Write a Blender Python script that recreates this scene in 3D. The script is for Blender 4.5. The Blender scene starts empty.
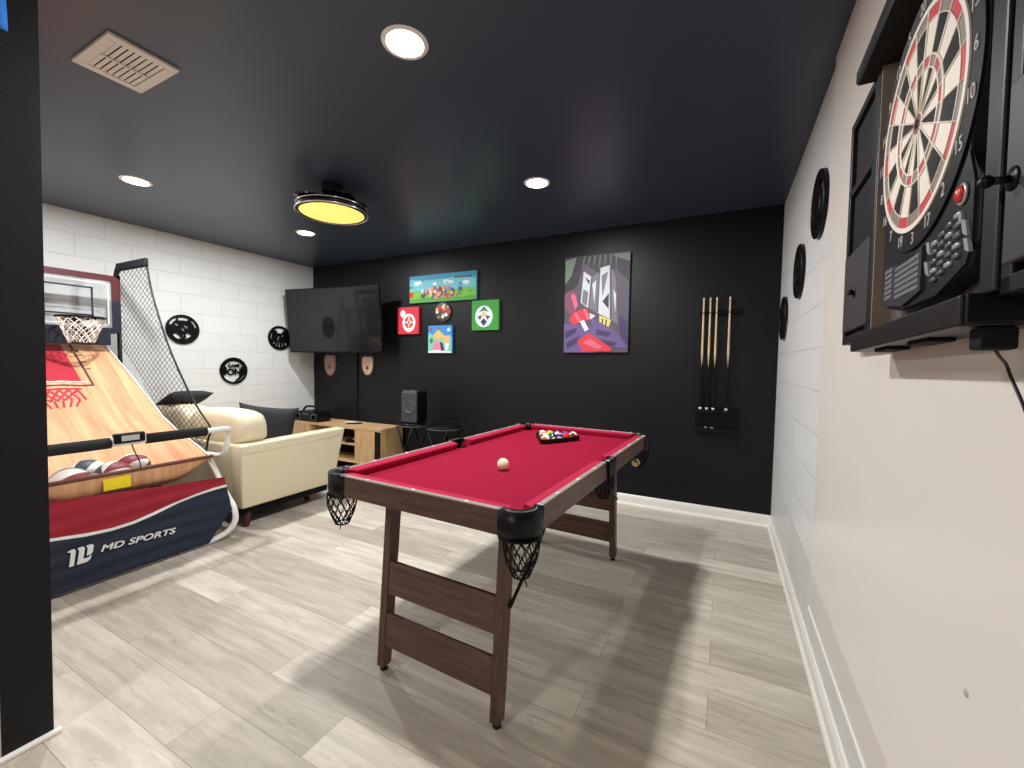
import bpy, bmesh, math, random
from mathutils import Vector, Matrix, Euler, noise
random.seed(7)
S = bpy.context.scene
COL = S.collection
PI = math.pi
H = 2.44            # ceiling height
XL = -5.167         # left wall; right wall x = 0; back wall y = 0

# ------------------------------------------------------------------ colour / materials
def lin(c):
    c /= 255.0
    return c / 12.92 if c <= 0.04045 else ((c + 0.055) / 1.055) ** 2.4
def rgb(r, g, b): return (lin(r), lin(g), lin(b), 1.0)
MATS = {}
def mat(name, col, rough=0.5, metal=0.0, var=0.06, scale=14.0, bump=0.0, bscale=120.0, spec=0.5, coat=0.0):
    """plain procedural material: base colour with a faint noise variation, optional fine bump"""
    if name in MATS: return MATS[name]
    m = bpy.data.materials.new(name); m.use_nodes = True
    nt = m.node_tree; N = nt.nodes; L = nt.links
    b = N['Principled BSDF']
    b.inputs['Roughness'].default_value = rough
    b.inputs['Metallic'].default_value = metal
    b.inputs['Specular IOR Level'].default_value = spec
    b.inputs['Coat Weight'].default_value = coat
    tc = N.new('ShaderNodeTexCoord')
    if var > 0:
        nz = N.new('ShaderNodeTexNoise'); nz.inputs['Scale'].default_value = scale; nz.inputs['Detail'].default_value = 3
        L.new(tc.outputs['Object'], nz.inputs['Vector'])
        mx = N.new('ShaderNodeMix'); mx.data_type = 'RGBA'
        mx.inputs[6].default_value = tuple(c * (1 - var) for c in col[:3]) + (1,)
        mx.inputs[7].default_value = tuple(min(1, c * (1 + var)) for c in col[:3]) + (1,)
        L.new(nz.outputs['Fac'], mx.inputs[0]); L.new(mx.outputs[2], b.inputs['Base Color'])
    else:
        b.inputs['Base Color'].default_value = col
    if bump > 0:
        n2 = N.new('ShaderNodeTexNoise'); n2.inputs['Scale'].default_value = bscale; n2.inputs['Detail'].default_value = 2
        L.new(tc.outputs['Object'], n2.inputs['Vector'])
        bp = N.new('ShaderNodeBump'); bp.inputs['Strength'].default_value = bump; bp.inputs['Distance'].default_value = 0.01
        L.new(n2.outputs['Fac'], bp.inputs['Height']); L.new(bp.outputs['Normal'], b.inputs['Normal'])
    MATS[name] = m
    return m
def emis(name, col, strength):
    m = bpy.data.materials.new(name); m.use_nodes = True
    b = m.node_tree.nodes['Principled BSDF']
    b.inputs['Base Color'].default_value = col
    b.inputs['Emission Color'].default_value = col
    b.inputs['Emission Strength'].default_value = strength
    MATS[name] = m
    return m
def wood(name, c1, c2, axis='X', rough=0.5, scale=6.0, stretch=10.0, bump=0.05, spec=0.4, custom=None):
    m = bpy.data.materials.new(name); m.use_nodes = True
    nt = m.node_tree; N = nt.nodes; L = nt.links; b = N['Principled BSDF']
    b.inputs['Roughness'].default_value = rough; b.inputs['Specular IOR Level'].default_value = spec
    tc = N.new('ShaderNodeTexCoord'); mp = N.new('ShaderNodeMapping')
    sc = {'X': (1, stretch, stretch), 'Y': (stretch, 1, stretch), 'Z': (stretch, stretch, 1)}[axis]
    mp.inputs['Scale'].default_value = custom or sc
    L.new(tc.outputs['Object'], mp.inputs['Vector'])
    nz = N.new('ShaderNodeTexNoise'); nz.inputs['Scale'].default_value = scale; nz.inputs['Detail'].default_value = 6; nz.inputs['Distortion'].default_value = 0.6
    L.new(mp.outputs['Vector'], nz.inputs['Vector'])
    rp = N.new('ShaderNodeValToRGB'); rp.color_ramp.elements[0].position = 0.3; rp.color_ramp.elements[1].position = 0.72
    rp.color_ramp.elements[0].color = c1; rp.color_ramp.elements[1].color = c2
    L.new(nz.outputs['Fac'], rp.inputs['Fac']); L.new(rp.outputs['Color'], b.inputs['Base Color'])
    if bump:
        bp = N.new('ShaderNodeBump'); bp.inputs['Strength'].default_value = bump; bp.inputs['Distance'].default_value = 0.01
        L.new(nz.outputs['Fac'], bp.inputs['Height']); L.new(bp.outputs['Normal'], b.inputs['Normal'])
    MATS[name] = m
    return m

def block_mat(name, col, axis):
    """painted concrete block: running-bond joints pressed into the paint"""
    m = bpy.data.materials.new(name); m.use_nodes = True
    nt = m.node_tree; N = nt.nodes; L = nt.links; b = N['Principled BSDF']
    b.inputs['Roughness'].default_value = 0.42; b.inputs['Specular IOR Level'].default_value = 0.4
    tc = N.new('ShaderNodeTexCoord'); sp = N.new('ShaderNodeSeparateXYZ'); cb = N.new('ShaderNodeCombineXYZ')
    L.new(tc.outputs['Object'], sp.inputs[0])
    L.new(sp.outputs[axis], cb.inputs['X'])
    ad = N.new('ShaderNodeMath'); ad.operation = 'ADD'; ad.inputs[1].default_value = -0.009
    L.new(sp.outputs['Z'], ad.inputs[0]); L.new(ad.outputs[0], cb.inputs['Y'])
    bk = N.new('ShaderNodeTexBrick'); bk.offset = 0.5; bk.squash = 1.0
    bk.inputs['Scale'].default_value = 1.0
    bk.inputs['Brick Width'].default_value = 0.374; bk.inputs['Row Height'].default_value = 0.187
    bk.inputs['Mortar Size'].default_value = 0.004; bk.inputs['Mortar Smooth'].default_value = 0.6
    bk.inputs['Color1'].default_value = col
    bk.inputs['Color2'].default_value = tuple(c * 0.965 for c in col[:3]) + (1,)
    bk.inputs['Mortar'].default_value = tuple(c * 0.86 for c in col[:3]) + (1,)
    L.new(cb.outputs[0], bk.inputs['Vector'])
    L.new(bk.outputs['Color'], b.inputs['Base Color'])
    nz = N.new('ShaderNodeTexNoise'); nz.inputs['Scale'].default_value = 30; nz.inputs['Detail'].default_value = 4
    L.new(tc.outputs['Object'], nz.inputs['Vector'])
    ml = N.new('ShaderNodeMath'); ml.operation = 'MULTIPLY'; ml.inputs[1].default_value = 0.16
    L.new(nz.outputs['Fac'], ml.inputs[0])
    sb = N.new('ShaderNodeMath'); sb.operation = 'SUBTRACT'
    L.new(ml.outputs[0], sb.inputs[0]); L.new(bk.outputs['Fac'], sb.inputs[1])
    bp = N.new('ShaderNodeBump'); bp.inputs['Strength'].default_value = 0.55; bp.inputs['Distance'].default_value = 0.004
    L.new(sb.outputs[0], bp.inputs['Height']); L.new(bp.outputs['Normal'], b.inputs['Normal'])
    MATS[name] = m
    return m

def floor_mat():
    m = bpy.data.materials.new('floor_planks'); m.use_nodes = True
    nt = m.node_tree; N = nt.nodes; L = nt.links; b = N['Principled BSDF']
    b.inputs['Roughness'].default_value = 0.42; b.inputs['Specular IOR Level'].default_value = 0.35
    tc = N.new('ShaderNodeTexCoord')
    mp = N.new('ShaderNodeMapping'); mp.inputs['Location'].default_value = (0.37, 2.73 + 0.175 * 40, 0)
    L.new(tc.outputs['Object'], mp.inputs['Vector'])
    def brick(c1, c2, mortar, size):
        bk = N.new('ShaderNodeTexBrick'); bk.offset = 0.37; bk.offset_frequency = 2; bk.squash = 1
        bk.inputs['Scale'].default_value = 1; bk.inputs['Brick Width'].default_value = 1.12; bk.inputs['Row Height'].default_value = 0.175
        bk.inputs['Mortar Size'].default_value = size; bk.inputs['Mortar Smooth'].default_value = 0.3; bk.inputs['Bias'].default_value = 0.0
        bk.inputs['Color1'].default_value = c1; bk.inputs['Color2'].default_value = c2; bk.inputs['Mortar'].default_value = mortar
        L.new(mp.outputs['Vector'], bk.inputs['Vector'])
        return bk
    base = brick(rgb(206, 199, 187), rgb(176, 168, 156), rgb(136, 127, 116), 0.0011)
    # grain shifted plank by plank
    rnd = brick((0, 0, 0, 1), (1, 1, 1, 1), (0.5, 0.5, 0.5, 1), 0.0)
    sc = N.new('ShaderNodeVectorMath'); sc.operation = 'SCALE'; sc.inputs['Scale'].default_value = 17.0
    L.new(rnd.outputs['Color'], sc.inputs[0])
    av = N.new('ShaderNodeVectorMath'); av.operation = 'ADD'
    L.new(tc.outputs['Object'], av.inputs[0]); L.new(sc.outputs[0], av.inputs[1])
    m2 = N.new('ShaderNodeMapping'); m2.inputs['Scale'].default_value = (1.3, 11.0, 1.0)
    L.new(av.outputs[0], m2.inputs['Vector'])
    g = N.new('ShaderNodeTexNoise'); g.inputs['Scale'].default_value = 2.2; g.inputs['Detail'].default_value = 7; g.inputs['Roughness'].default_value = 0.62; g.inputs['Distortion'].default_value = 0.7
    L.new(m2.outputs[0], g.inputs['Vector'])
    rp = N.new('ShaderNodeValToRGB'); rp.color_ramp.elements[0].position = 0.33; rp.color_ramp.elements[1].position = 0.68
    rp.color_ramp.elements[0].color = (0.74, 0.72, 0.69, 1); rp.color_ramp.elements[1].color = (1.14, 1.135, 1.12, 1)
    L.new(g.outputs['Fac'], rp.inputs['Fac'])
    mx = N.new('ShaderNodeMix'); mx.data_type = 'RGBA'; mx.blend_type = 'MULTIPLY'; mx.inputs[0].default_value = 0.85
    L.new(base.outputs['Color'], mx.inputs[6]); L.new(rp.outputs['Color'], mx.inputs[7])
    # occasional dark cracks running along the grain
    m3 = N.new('ShaderNodeMapping'); m3.inputs['Scale'].default_value = (0.9, 9.0, 1.0)
    L.new(av.outputs[0], m3.inputs['Vector'])
    v = N.new('ShaderNodeTexNoise'); v.inputs['Scale'].default_value = 1.7; v.inputs['Detail'].default_value = 3; v.inputs['Distortion'].default_value = 1.2
    L.new(m3.outputs[0], v.inputs['Vector'])
    r2 = N.new('ShaderNodeValToRGB')
    e = r2.color_ramp.elements; e[0].position = 0.0; e[0].color = (1, 1, 1, 1); e[1].position = 1.0; e[1].color = (1, 1, 1, 1)
    for ps, c in ((0.622, 1.0), (0.63, 0.62), (0.638, 1.0)):
        k = e.new(ps); k.color = (c, c * 0.98, c * 0.95, 1)
    L.new(v.outputs['Fac'], r2.inputs['Fac'])
    mx2 = N.new('ShaderNodeMix'); mx2.data_type = 'RGBA'; mx2.blend_type = 'MULTIPLY'; mx2.inputs[0].default_value = 0.7
    L.new(mx.outputs[2], mx2.inputs[6]); L.new(r2.outputs['Color'], mx2.inputs[7])
    L.new(mx2.outputs[2], b.inputs['Base Color'])
    bp = N.new('ShaderNodeBump'); bp.inputs['Strength'].default_value = 0.12; bp.inputs['Distance'].default_value = 0.004
    L.new(g.outputs['Fac'], bp.inputs['Height']); L.new(bp.outputs['Normal'], b.inputs['Normal'])
    MATS['floor'] = m
    return m

def clear_mat(name, tint=(1, 1, 1, 1), gloss=0.08):
    m = bpy.data.materials.new(name); m.use_nodes = True
    nt = m.node_tree; N = nt.nodes; L = nt.links
    N.remove(N['Principled BSDF'])
    t = N.new('ShaderNodeBsdfTransparent'); t.inputs['Color'].default_value = tint
    g = N.new('ShaderNodeBsdfGlossy'); g.inputs['Roughness'].default_value = 0.04
    fr = N.new('ShaderNodeFresnel'); fr.inputs['IOR'].default_value = 1.45
    mx = N.new('ShaderNodeMixShader')
    L.new(fr.outputs[0], mx.inputs[0]); L.new(t.outputs[0], mx.inputs[1]); L.new(g.outputs[0], mx.inputs[2])
    L.new(mx.outputs[0], N['Material Output'].inputs['Surface'])
    MATS[name] = m
    return m

WHITE_BLOCK_Y = block_mat('white_block_wall', rgb(219, 219, 216), 'Y')
FLOOR = floor_mat()
M_CEIL = mat('ceiling_charcoal_paint', rgb(56, 67, 83), 0.34, var=0.05, scale=3, bump=0.04, bscale=60)
M_BLACKWALL = mat('black_wall_paint', rgb(18, 19, 22), 0.45, var=0.08, scale=4, bump=0.03, bscale=80, spec=0.25)
M_BLACKEND = mat('black_end_paint', rgb(18, 18, 21), 0.55, var=0.06, scale=6, bump=0.05, spec=0.25)
M_PLASTER = mat('white_plaster_paint', rgb(226, 219, 209), 0.32, var=0.02, scale=5, bump=0.03, bscale=40)
M_TRIM = mat('white_trim_gloss', rgb(238, 234, 226), 0.3, var=0.02)
M_BLACK = mat('black_plastic', rgb(12, 12, 14), 0.35, var=0.1, spec=0.2)
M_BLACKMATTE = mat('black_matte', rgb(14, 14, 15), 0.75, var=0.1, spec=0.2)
M_DARKGREY = mat('charcoal_plastic', rgb(58, 60, 63), 0.5, var=0.08)
M_CHROME = mat('bright_metal', rgb(205, 205, 205), 0.25, 1.0, var=0.03)
M_WHITEMETAL = mat('white_enamel_tube', rgb(235, 234, 230), 0.3, var=0.02)
M_WHITE = mat('white_plastic', rgb(236, 234, 228), 0.4, var=0.02)
M_RED = mat('red_print', rgb(176, 28, 48), 0.6, var=0.05)
M_CLOTH = mat('crimson_felt', rgb(138, 16, 46), 0.95, var=0.09, scale=60, bump=0.15, bscale=700, spec=0.1)
M_CLOTH_SHEEN = mat('crimson_felt_sheen', rgb(164, 26, 60), 0.9, var=0.07, scale=60, bump=0.15, bscale=700, spec=0.2)  # lighter copy of the bed felt: cushion sheen put into the colour
M_TABLEWOOD = wood('dark_walnut_laminate', rgb(70, 48, 41), rgb(103, 76, 65), 'X', 0.4, 5, 14, 0.03)
M_TABLEWOODY = wood('dark_walnut_laminate_lengthwise', rgb(70, 48, 41), rgb(103, 76, 65), 'Y', 0.4, 5, 14, 0.03)
M_LEGWOOD = wood('dark_walnut_leg', rgb(68, 46, 39), rgb(98, 72, 61), 'Z', 0.4, 5, 14, 0.03)
M_OAK = wood('light_oak_board', rgb(176, 139, 97), rgb(214, 178, 133), 'Z', 0.5, 4, 9, 0.03)
M_OAKX = wood('light_oak_board_lengthwise', rgb(176, 139, 97), rgb(214, 178, 133), 'X', 0.5, 4, 9, 0.03)
M_CREAM = mat('cream_leatherette', rgb(222, 209, 178), 0.45, var=0.04, scale=9, bump=0.06, bscale=220)
M_LEGBROWN = wood('sofa_leg_wood', rgb(62, 30, 22), rgb(92, 48, 34), 'Z', 0.35, 6, 8, 0.02)
M_PILLOW = mat('black_cushion_fabric', rgb(34, 34, 37), 0.85, var=0.12, scale=30, bump=0.25, bscale=260)
M_SCREEN = mat('glossy_black_screen', rgb(22, 23, 25), 0.06, var=0.0, spec=0.38)

# ------------------------------------------------------------------ mesh builder
class MB:
    def __init__(self): self.bm = bmesh.new(); self.mats = []
    def mi(self, m):
        if m not in self.mats: self.mats.append(m)
        return self.mats.index(m)
    def _fin(self, verts, m, M=None, smooth=False):
        i = self.mi(m); fs = set()
        for v in verts:
            for f in v.link_faces: fs.add(f)
        for f in fs: f.material_index = i; f.smooth = smooth
        if M is not None: bmesh.ops.transform(self.bm, matrix=M, verts=list(verts))
        return list(verts)
    def box(self, lo, hi, m, bevel=0.0, M=None, seg=2):
        c = [(a + b) / 2 for a, b in zip(lo, hi)]; s = [abs(b - a) for a, b in zip(lo, hi)]
        r = bmesh.ops.create_cube(self.bm, size=1.0)
        vs = r['verts']
        bmesh.ops.transform(self.bm, matrix=Matrix.Translation(c) @ Matrix.Diagonal((*s, 1)), verts=vs)
        if bevel > 0:
            es = list({e for v in vs for e in v.link_edges})
            n0 = set(self.bm.verts) - set(vs)
            bmesh.ops.bevel(self.bm, geom=es, offset=min(bevel, min(s) * 0.49), segments=seg, affect='EDGES', profile=0.5)
            vs = [v for v in self.bm.verts if v not in n0]
        return self._fin(vs, m, M)
    def tube(self, pts, r, m, seg=8, closed=False, cap=True, smooth=True):
        pts = [Vector(p) for p in pts]; n = len(pts)
        rs = r if isinstance(r, (list, tuple)) else [r] * n
        rings = []; prev = None
        for i, p in enumerate(pts):
            if closed: t = pts[(i + 1) % n] - pts[i - 1]
            elif i == 0: t = pts[1] - pts[0]
            elif i == n - 1: t = pts[-1] - pts[-2]
            else: t = (pts[i + 1] - pts[i]).normalized() + (pts[i] - pts[i - 1]).normalized()
            if t.length < 1e-9: t = Vector((0, 0, 1))
            t.normalize()
            if prev is None:
                a = Vector((0, 0, 1)) if abs(t.z) < 0.9 else Vector((1, 0, 0))
                u = t.cross(a).normalized()
            else:
                u = (prev - t * prev.dot(t))
                u = u.normalized() if u.length > 1e-6 else t.orthogonal().normalized()
            prev = u; w = t.cross(u)
            rings.append([self.bm.verts.new(p + (u * math.cos(2 * PI * k / seg) + w * math.sin(2 * PI * k / seg)) * rs[i]) for k in range(seg)])
        i0 = self.mi(m)
        rng = range(n) if closed else range(n - 1)
        for i in rng:
            A, B = rings[i], rings[(i + 1) % n]
            for k in range(seg):
                f = self.bm.faces.new((A[k], A[(k + 1) % seg], B[(k + 1) % seg], B[k])); f.material_index = i0; f.smooth = smooth
        if cap and not closed:
            f = self.bm.faces.new(rings[0][::-1]); f.material_index = i0
            f = self.bm.faces.new(rings[-1]); f.material_index = i0
        return [v for R in rings for v in R]
    def lathe(self, prof, m, seg=32, M=None, smooth=True):
        """profile [(r, z)] about Z"""
        i0 = self.mi(m); rings = []
        for r, z in prof:
            if r < 1e-6: rings.append([self.bm.verts.new((0, 0, z))])
            else: rings.append([self.bm.verts.new((r * math.cos(2 * PI * k / seg), r * math.sin(2 * PI * k / seg), z)) for k in range(seg)])
        for A, B in zip(rings, rings[1:]):
            for k in range(seg):
                k2 = (k + 1) % seg
                vs = [A[k % len(A)], A[k2 % len(A)], B[k2 % len(B)], B[k % len(B)]]
                u = []
                for v in vs:
                    if v not in u: u.append(v)
                if len(u) >= 3:
                    try:
                        f = self.bm.faces.new(u); f.material_index = i0; f.smooth = smooth
                    except ValueError: pass
        vs = [v for R in rings for v in R]
        if M is not None: bmesh.ops.transform(self.bm, matrix=M, verts=vs)
        return vs
    def prism(self, poly, a, b, m, axis='Z', M=None, smooth=False):
        """extrude a 2-D polygon between a and b along axis"""
        def P(p, h):
            return {'Z': (p[0], p[1], h), 'Y': (p[0], h, p[1]), 'X': (h, p[0], p[1])}[axis]
        lo = [self.bm.verts.new(P(p, a)) for p in poly]; hi = [self.bm.verts.new(P(p, b)) for p in poly]
        i0 = self.mi(m); n = len(poly)
        fs = [self.bm.faces.new(lo[::-1]), self.bm.faces.new(hi)]
        for k in range(n): fs.append(self.bm.faces.new((lo[k], lo[(k + 1) % n], hi[(k + 1) % n], hi[k])))
        for f in fs: f.material_index = i0
        if M is not None: bmesh.ops.transform(self.bm, matrix=M, verts=lo + hi)
        return lo + hi
    def quadgrid(self, fn, nu, nv, m, smooth=True, matfn=None):
        """surface fn(u,v) u,v in 0..1"""
        vs = [[self.bm.verts.new(fn(i / nu, j / nv)) for j in range(nv + 1)] for i in range(nu + 1)]
        i0 = self.mi(m)
        for i in range(nu):
            for j in range(nv):
                f = self.bm.faces.new((vs[i][j], vs[i + 1][j], vs[i + 1][j + 1], vs[i][j + 1]))
                f.material_index = i0 if matfn is None else self.mi(matfn((i + .5) / nu, (j + .5) / nv)); f.smooth = smooth
        return [v for r in vs for v in r]
    def sphere(self, c, r, m, u=24, v=14, M=None, sc=(1, 1, 1)):
        R = bmesh.ops.create_uvsphere(self.bm, u_segments=u, v_segments=v, radius=r)
        T = Matrix.Translation(c) @ Matrix.Diagonal((*sc, 1))
        bmesh.ops.transform(self.bm, matrix=T, verts=R['verts'])
        return self._fin(R['verts'], m, M, True)
    def cushion(self, lo, hi, m, n=10, puff=0.25, M=None, edge=3.2):
        """soft box: rounded like a super-ellipsoid and crowned in the middle"""
        c = [(a + b) / 2 for a, b in zip(lo, hi)]; s = [(b - a) / 2 for a, b in zip(lo, hi)]
        n0 = len(self.bm.verts); R = bmesh.ops.create_cube(self.bm, size=2.0)
        es = list({e for v in R['verts'] for e in v.link_edges})
        bmesh.ops.subdivide_edges(self.bm, edges=es, cuts=n, use_grid_fill=True)
        vs = list(self.bm.verts)[n0:]
        for v in vs:
            p = v.co; k = (abs(p.x) ** edge + abs(p.y) ** edge + abs(p.z) ** edge) ** (1 / edge)
            q = p / k
            q = q.lerp(p, 1 - puff) if puff < 1 else q
            v.co = Vector((c[0] + q.x * s[0], c[1] + q.y * s[1], c[2] + q.z * s[2]))
        return self._fin(vs, m, M, True)
    def build(self, name, parent=None, world=False, kind=None, label=None, clean=True):
        bm = self.bm
        if parent is not None and world: bm.transform(parent.matrix_basis.inverted())
        bmesh.ops.recalc_face_normals(bm, faces=bm.faces[:])
        me = bpy.data.meshes.new(name); bm.to_mesh(me); bm.free()
        for m in self.mats: me.materials.append(m)
        o = bpy.data.objects.new(name, me); COL.objects.link(o)
        if parent is not None: o.parent = parent
        if kind: o['kind'] = kind
        if label: o['label'] = label
        return o

def thing(name, label, cat, M=None, group=None):
    o = bpy.data.objects.new(name, None); COL.objects.link(o)
    o.empty_display_size = 0.05
    if M is not None:
        if not isinstance(M, Matrix): M = Matrix.Translation(M)
        o.matrix_basis = M
    return tag(o, label, cat, group)
def tag(o, label, cat, group=None):
    o['label'] = label; o['category'] = cat
    if group: o['group'] = group
    return o
def put(o, loc, rz=0.0):
    o.location = loc; o.rotation_euler = (0, 0, rz); return o
def copy_tree(o, parent=None):
    c = o.copy(); COL.objects.link(c)
    if parent is not None: c.parent = parent
    for ch in list(o.children): copy_tree(ch, c)
    return c
# wall frames: x = right as seen from the room, z = up, -y = out of the wall
def on_back(x, z, y=0.0): return Matrix.Translation((x, y, z))
def on_left(y, z, x=XL): return Matrix.Translation((x, y, z)) @ Matrix.Rotation(PI / 2, 4, 'Z')
def on_right(y, z, x=0.0): return Matrix.Translation((x, y, z)) @ Matrix.Rotation(-PI / 2, 4, 'Z')

def text_mesh(mb, txt, m, size, M, depth=0.001, shear=0.0, align='CENTER', xscale=1.0, bold=0.0):
    cu = bpy.data.curves.new('t', 'FONT'); cu.body = txt; cu.size = size; cu.extrude = depth; cu.align_x = align; cu.align_y = 'CENTER'
    cu.shear = shear; cu.offset = bold; cu.resolution_u = 4
    to = bpy.data.objects.new('t', cu); COL.objects.link(to)
    dg = bpy.context.evaluated_depsgraph_get()
    me = bpy.data.meshes.new_from_object(to.evaluated_get(dg))
    tmp = bmesh.new(); tmp.from_mesh(me); tmp.transform(M @ Matrix.Diagonal((xscale, 1, 1, 1)))
    _merge(mb, tmp, m)
    bpy.data.objects.remove(to); bpy.data.curves.remove(cu); bpy.data.meshes.remove(me)
def _merge(mb, tmp, m, smooth=False):
    i0 = mb.mi(m); mp = {}
    for v in tmp.verts: mp[v.index] = mb.bm.verts.new(v.co)
    for f in tmp.faces:
        try:
            nf = mb.bm.faces.new([mp[v.index] for v in f.verts]); nf.material_index = i0; nf.smooth = smooth
        except ValueError: pass
    tmp.free()
def curve_plate(mb, loops, m, M, depth):
    """flat plate with holes: 2-D loops (outer + holes) filled and extruded"""
    cu = bpy.data.curves.new('p', 'CURVE'); cu.dimensions = '2D'; cu.fill_mode = 'BOTH'; cu.extrude = depth
    for lp in loops:
        sp = cu.splines.new('POLY'); sp.points.add(len(lp) - 1); sp.use_cyclic_u = True
        for q, p in zip(sp.points, lp): q.co = (p[0], p[1], 0, 1)
    o = bpy.data.objects.new('p', cu); COL.objects.link(o)
    dg = bpy.context.evaluated_depsgraph_get()
    me = bpy.data.meshes.new_from_object(o.evaluated_get(dg))
    tmp = bmesh.new(); tmp.from_mesh(me); tmp.transform(M); _merge(mb, tmp, m)
    bpy.data.objects.remove(o); bpy.data.curves.remove(cu); bpy.data.meshes.remove(me)
def ell(cx, cy, rx, ry, n=28, rot=0.0, a0=0.0, a1=2 * PI):
    out = []
    full = abs(a1 - a0 - 2 * PI) < 1e-6
    for k in range(n):
        t = a0 + (a1 - a0) * k / (n if full else n - 1)
        x, y = rx * math.cos(t), ry * math.sin(t)
        out.append((cx + x * math.cos(rot) - y * math.sin(rot), cy + x * math.sin(rot) + y * math.cos(rot)))
    return out
def arcband(cx, cy, r0, r1, a0, a1, n=14):
    A = [(cx + r1 * math.cos(a0 + (a1 - a0) * k / (n - 1)), cy + r1 * math.sin(a0 + (a1 - a0) * k / (n - 1))) for k in range(n)]
    B = [(cx + r0 * math.cos(a0 + (a1 - a0) * k / (n - 1)), cy + r0 * math.sin(a0 + (a1 - a0) * k / (n - 1))) for k in range(n)]
    return A + B[::-1]
FRONT = Matrix.Rotation(PI / 2, 4, 'X')       # lays (x, y) flat art on the x-z plane facing -y
def smooth_path(ctrl, n=8, closed=False):
    """Catmull-Rom through control points"""
    P = [Vector(c) for c in ctrl]; out = []; L = len(P)
    for i in range(L if closed else L - 1):
        p0 = P[i - 1] if (i > 0 or closed) else P[0] * 2 - P[1]
        p1 = P[i]; p2 = P[(i + 1) % L]
        p3 = P[(i + 2) % L] if (i + 2 < L or closed) else P[-1] * 2 - P[-2]
        for k in range(n):
            t = k / n
            out.append(0.5 * ((2 * p1) + (p2 - p0) * t + (2 * p0 - 5 * p1 + 4 * p2 - p3) * t * t + (3 * p1 - p0 - 3 * p2 + p3) * t ** 3))
    if not closed: out.append(P[-1])
    return out

# ================================================================== THE SETTING
YF = -6.6           # far end of the adjoining space behind the camera
def struct(name, lo, hi, m, bevel=0.0):
    b = MB(); b.box(lo, hi, m, bevel); return b.build(name, kind='structure')
struct('floor', (XL - 0.2, YF - 0.2, -0.1), (0.2, 0.2, 0.0), FLOOR)
struct('ceiling', (XL - 0.2, YF - 0.2, H), (0.2, 0.2, H + 0.1), M_CEIL)
struct('wall_back', (XL - 0.2, 0.0, 0.0), (0.2, 0.15, H), M_BLACKWALL)
struct('wall_left', (XL - 0.15, YF, 0.0), (XL, 0.0, H), WHITE_BLOCK_Y)
struct('wall_right', (0.0, YF, 0.0), (0.15, 0.0, H), WHITE_BLOCK_Y)
# smooth plaster skin over the near part of the right wall, stopping short of the floor on a bright bead
b = MB(); b.box((-0.012, YF, 0.243), (0.0, -1.66, H), M_PLASTER, 0.002)
b.box((-0.017, YF, 0.238), (0.0, -1.66, 0.248), M_TRIM, 0.003)
b.build('wall_right_plaster', kind='structure')
struct('wall_rear', (XL, YF - 0.15, 0.0), (0.0, YF, H), M_PLASTER)
# short return wall on the left: its end is painted black
b = MB(); b.prism([(XL, 0.0), (-2.283, 0.0), (-2.163, H), (XL, H)], -3.335, -3.225, M_PLASTER, 'Y')
b.prism([(-2.283, 0.0), (-2.275, 0.0), (-2.155, H), (-2.163, H)], -3.335, -3.225, M_BLACKEND, 'Y')
b.build('wall_partition', kind='structure')
def skirting(name, a, c, face):
    """a, c: ends of the wall line; face: direction into the room; square board with a rounded shoe"""
    a = Vector((*a, 0)); c = Vector((*c, 0)); d = (c - a).normalized(); n = Vector((*face, 0))
    prof = [(0, 0), (0.022, 0), (0.022, 0.008), (0.018, 0.017), (0.0125, 0.021), (0.0125, 0.072), (0.009, 0.080), (0.008, 0.088), (0.004, 0.093), (0, 0.093)]
    mb = MB(); i0 = mb.mi(M_TRIM)
    A = [mb.bm.verts.new(a + n * p[0] + Vector((0, 0, p[1]))) for p in prof]
    B = [mb.bm.verts.new(c + n * p[0] + Vector((0, 0, p[1]))) for p in prof]
    k = len(prof)
    for i in range(k): mb.bm.faces.new((A[i], A[(i + 1) % k], B[(i + 1) % k], B[i]))
    mb.bm.faces.new(A[::-1]); mb.bm.faces.new(B)
    return mb.build(name, kind='structure')
skirting('baseboard_back', (XL, 0), (0, 0), (0, -1))
skirting('baseboard_right', (0, 0), (0, YF), (-1, 0))
skirting('baseboard_left', (XL, -3.22), (XL, 0), (1, 0))
b = MB(); b.box((-2.277, -3.352, 0.0), (-2.258, -3.208, 0.016), M_TRIM, 0.005); b.build('baseboard_partition', kind='structure')

# ------------------------------------------------------------------ camera
cam = bpy.data.cameras.new('camera'); co = bpy.data.objects.new('camera', cam); COL.objects.link(co); S.camera = co
cam.sensor_width = 36; cam.lens = 417.774 / 1024 * 36; cam.clip_start = 0.02
yaw, pitch, roll = math.radians(26.8999), math.radians(-2.8241), math.radians(0.7905)
f = Vector((-math.sin(yaw) * math.cos(pitch), math.cos(yaw) * math.cos(pitch), math.sin(pitch)))
r = Vector((math.cos(yaw), math.sin(yaw), 0)); u = r.cross(f)
r2 = r * math.cos(roll) + u * math.sin(roll); u2 = -r * math.sin(roll) + u * math.cos(roll)
MC = Matrix((r2, u2, -f)).transposed().to_4x4(); MC.translation = (-0.35686, -3.72187, 1.23282)
co.matrix_world = MC

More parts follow.
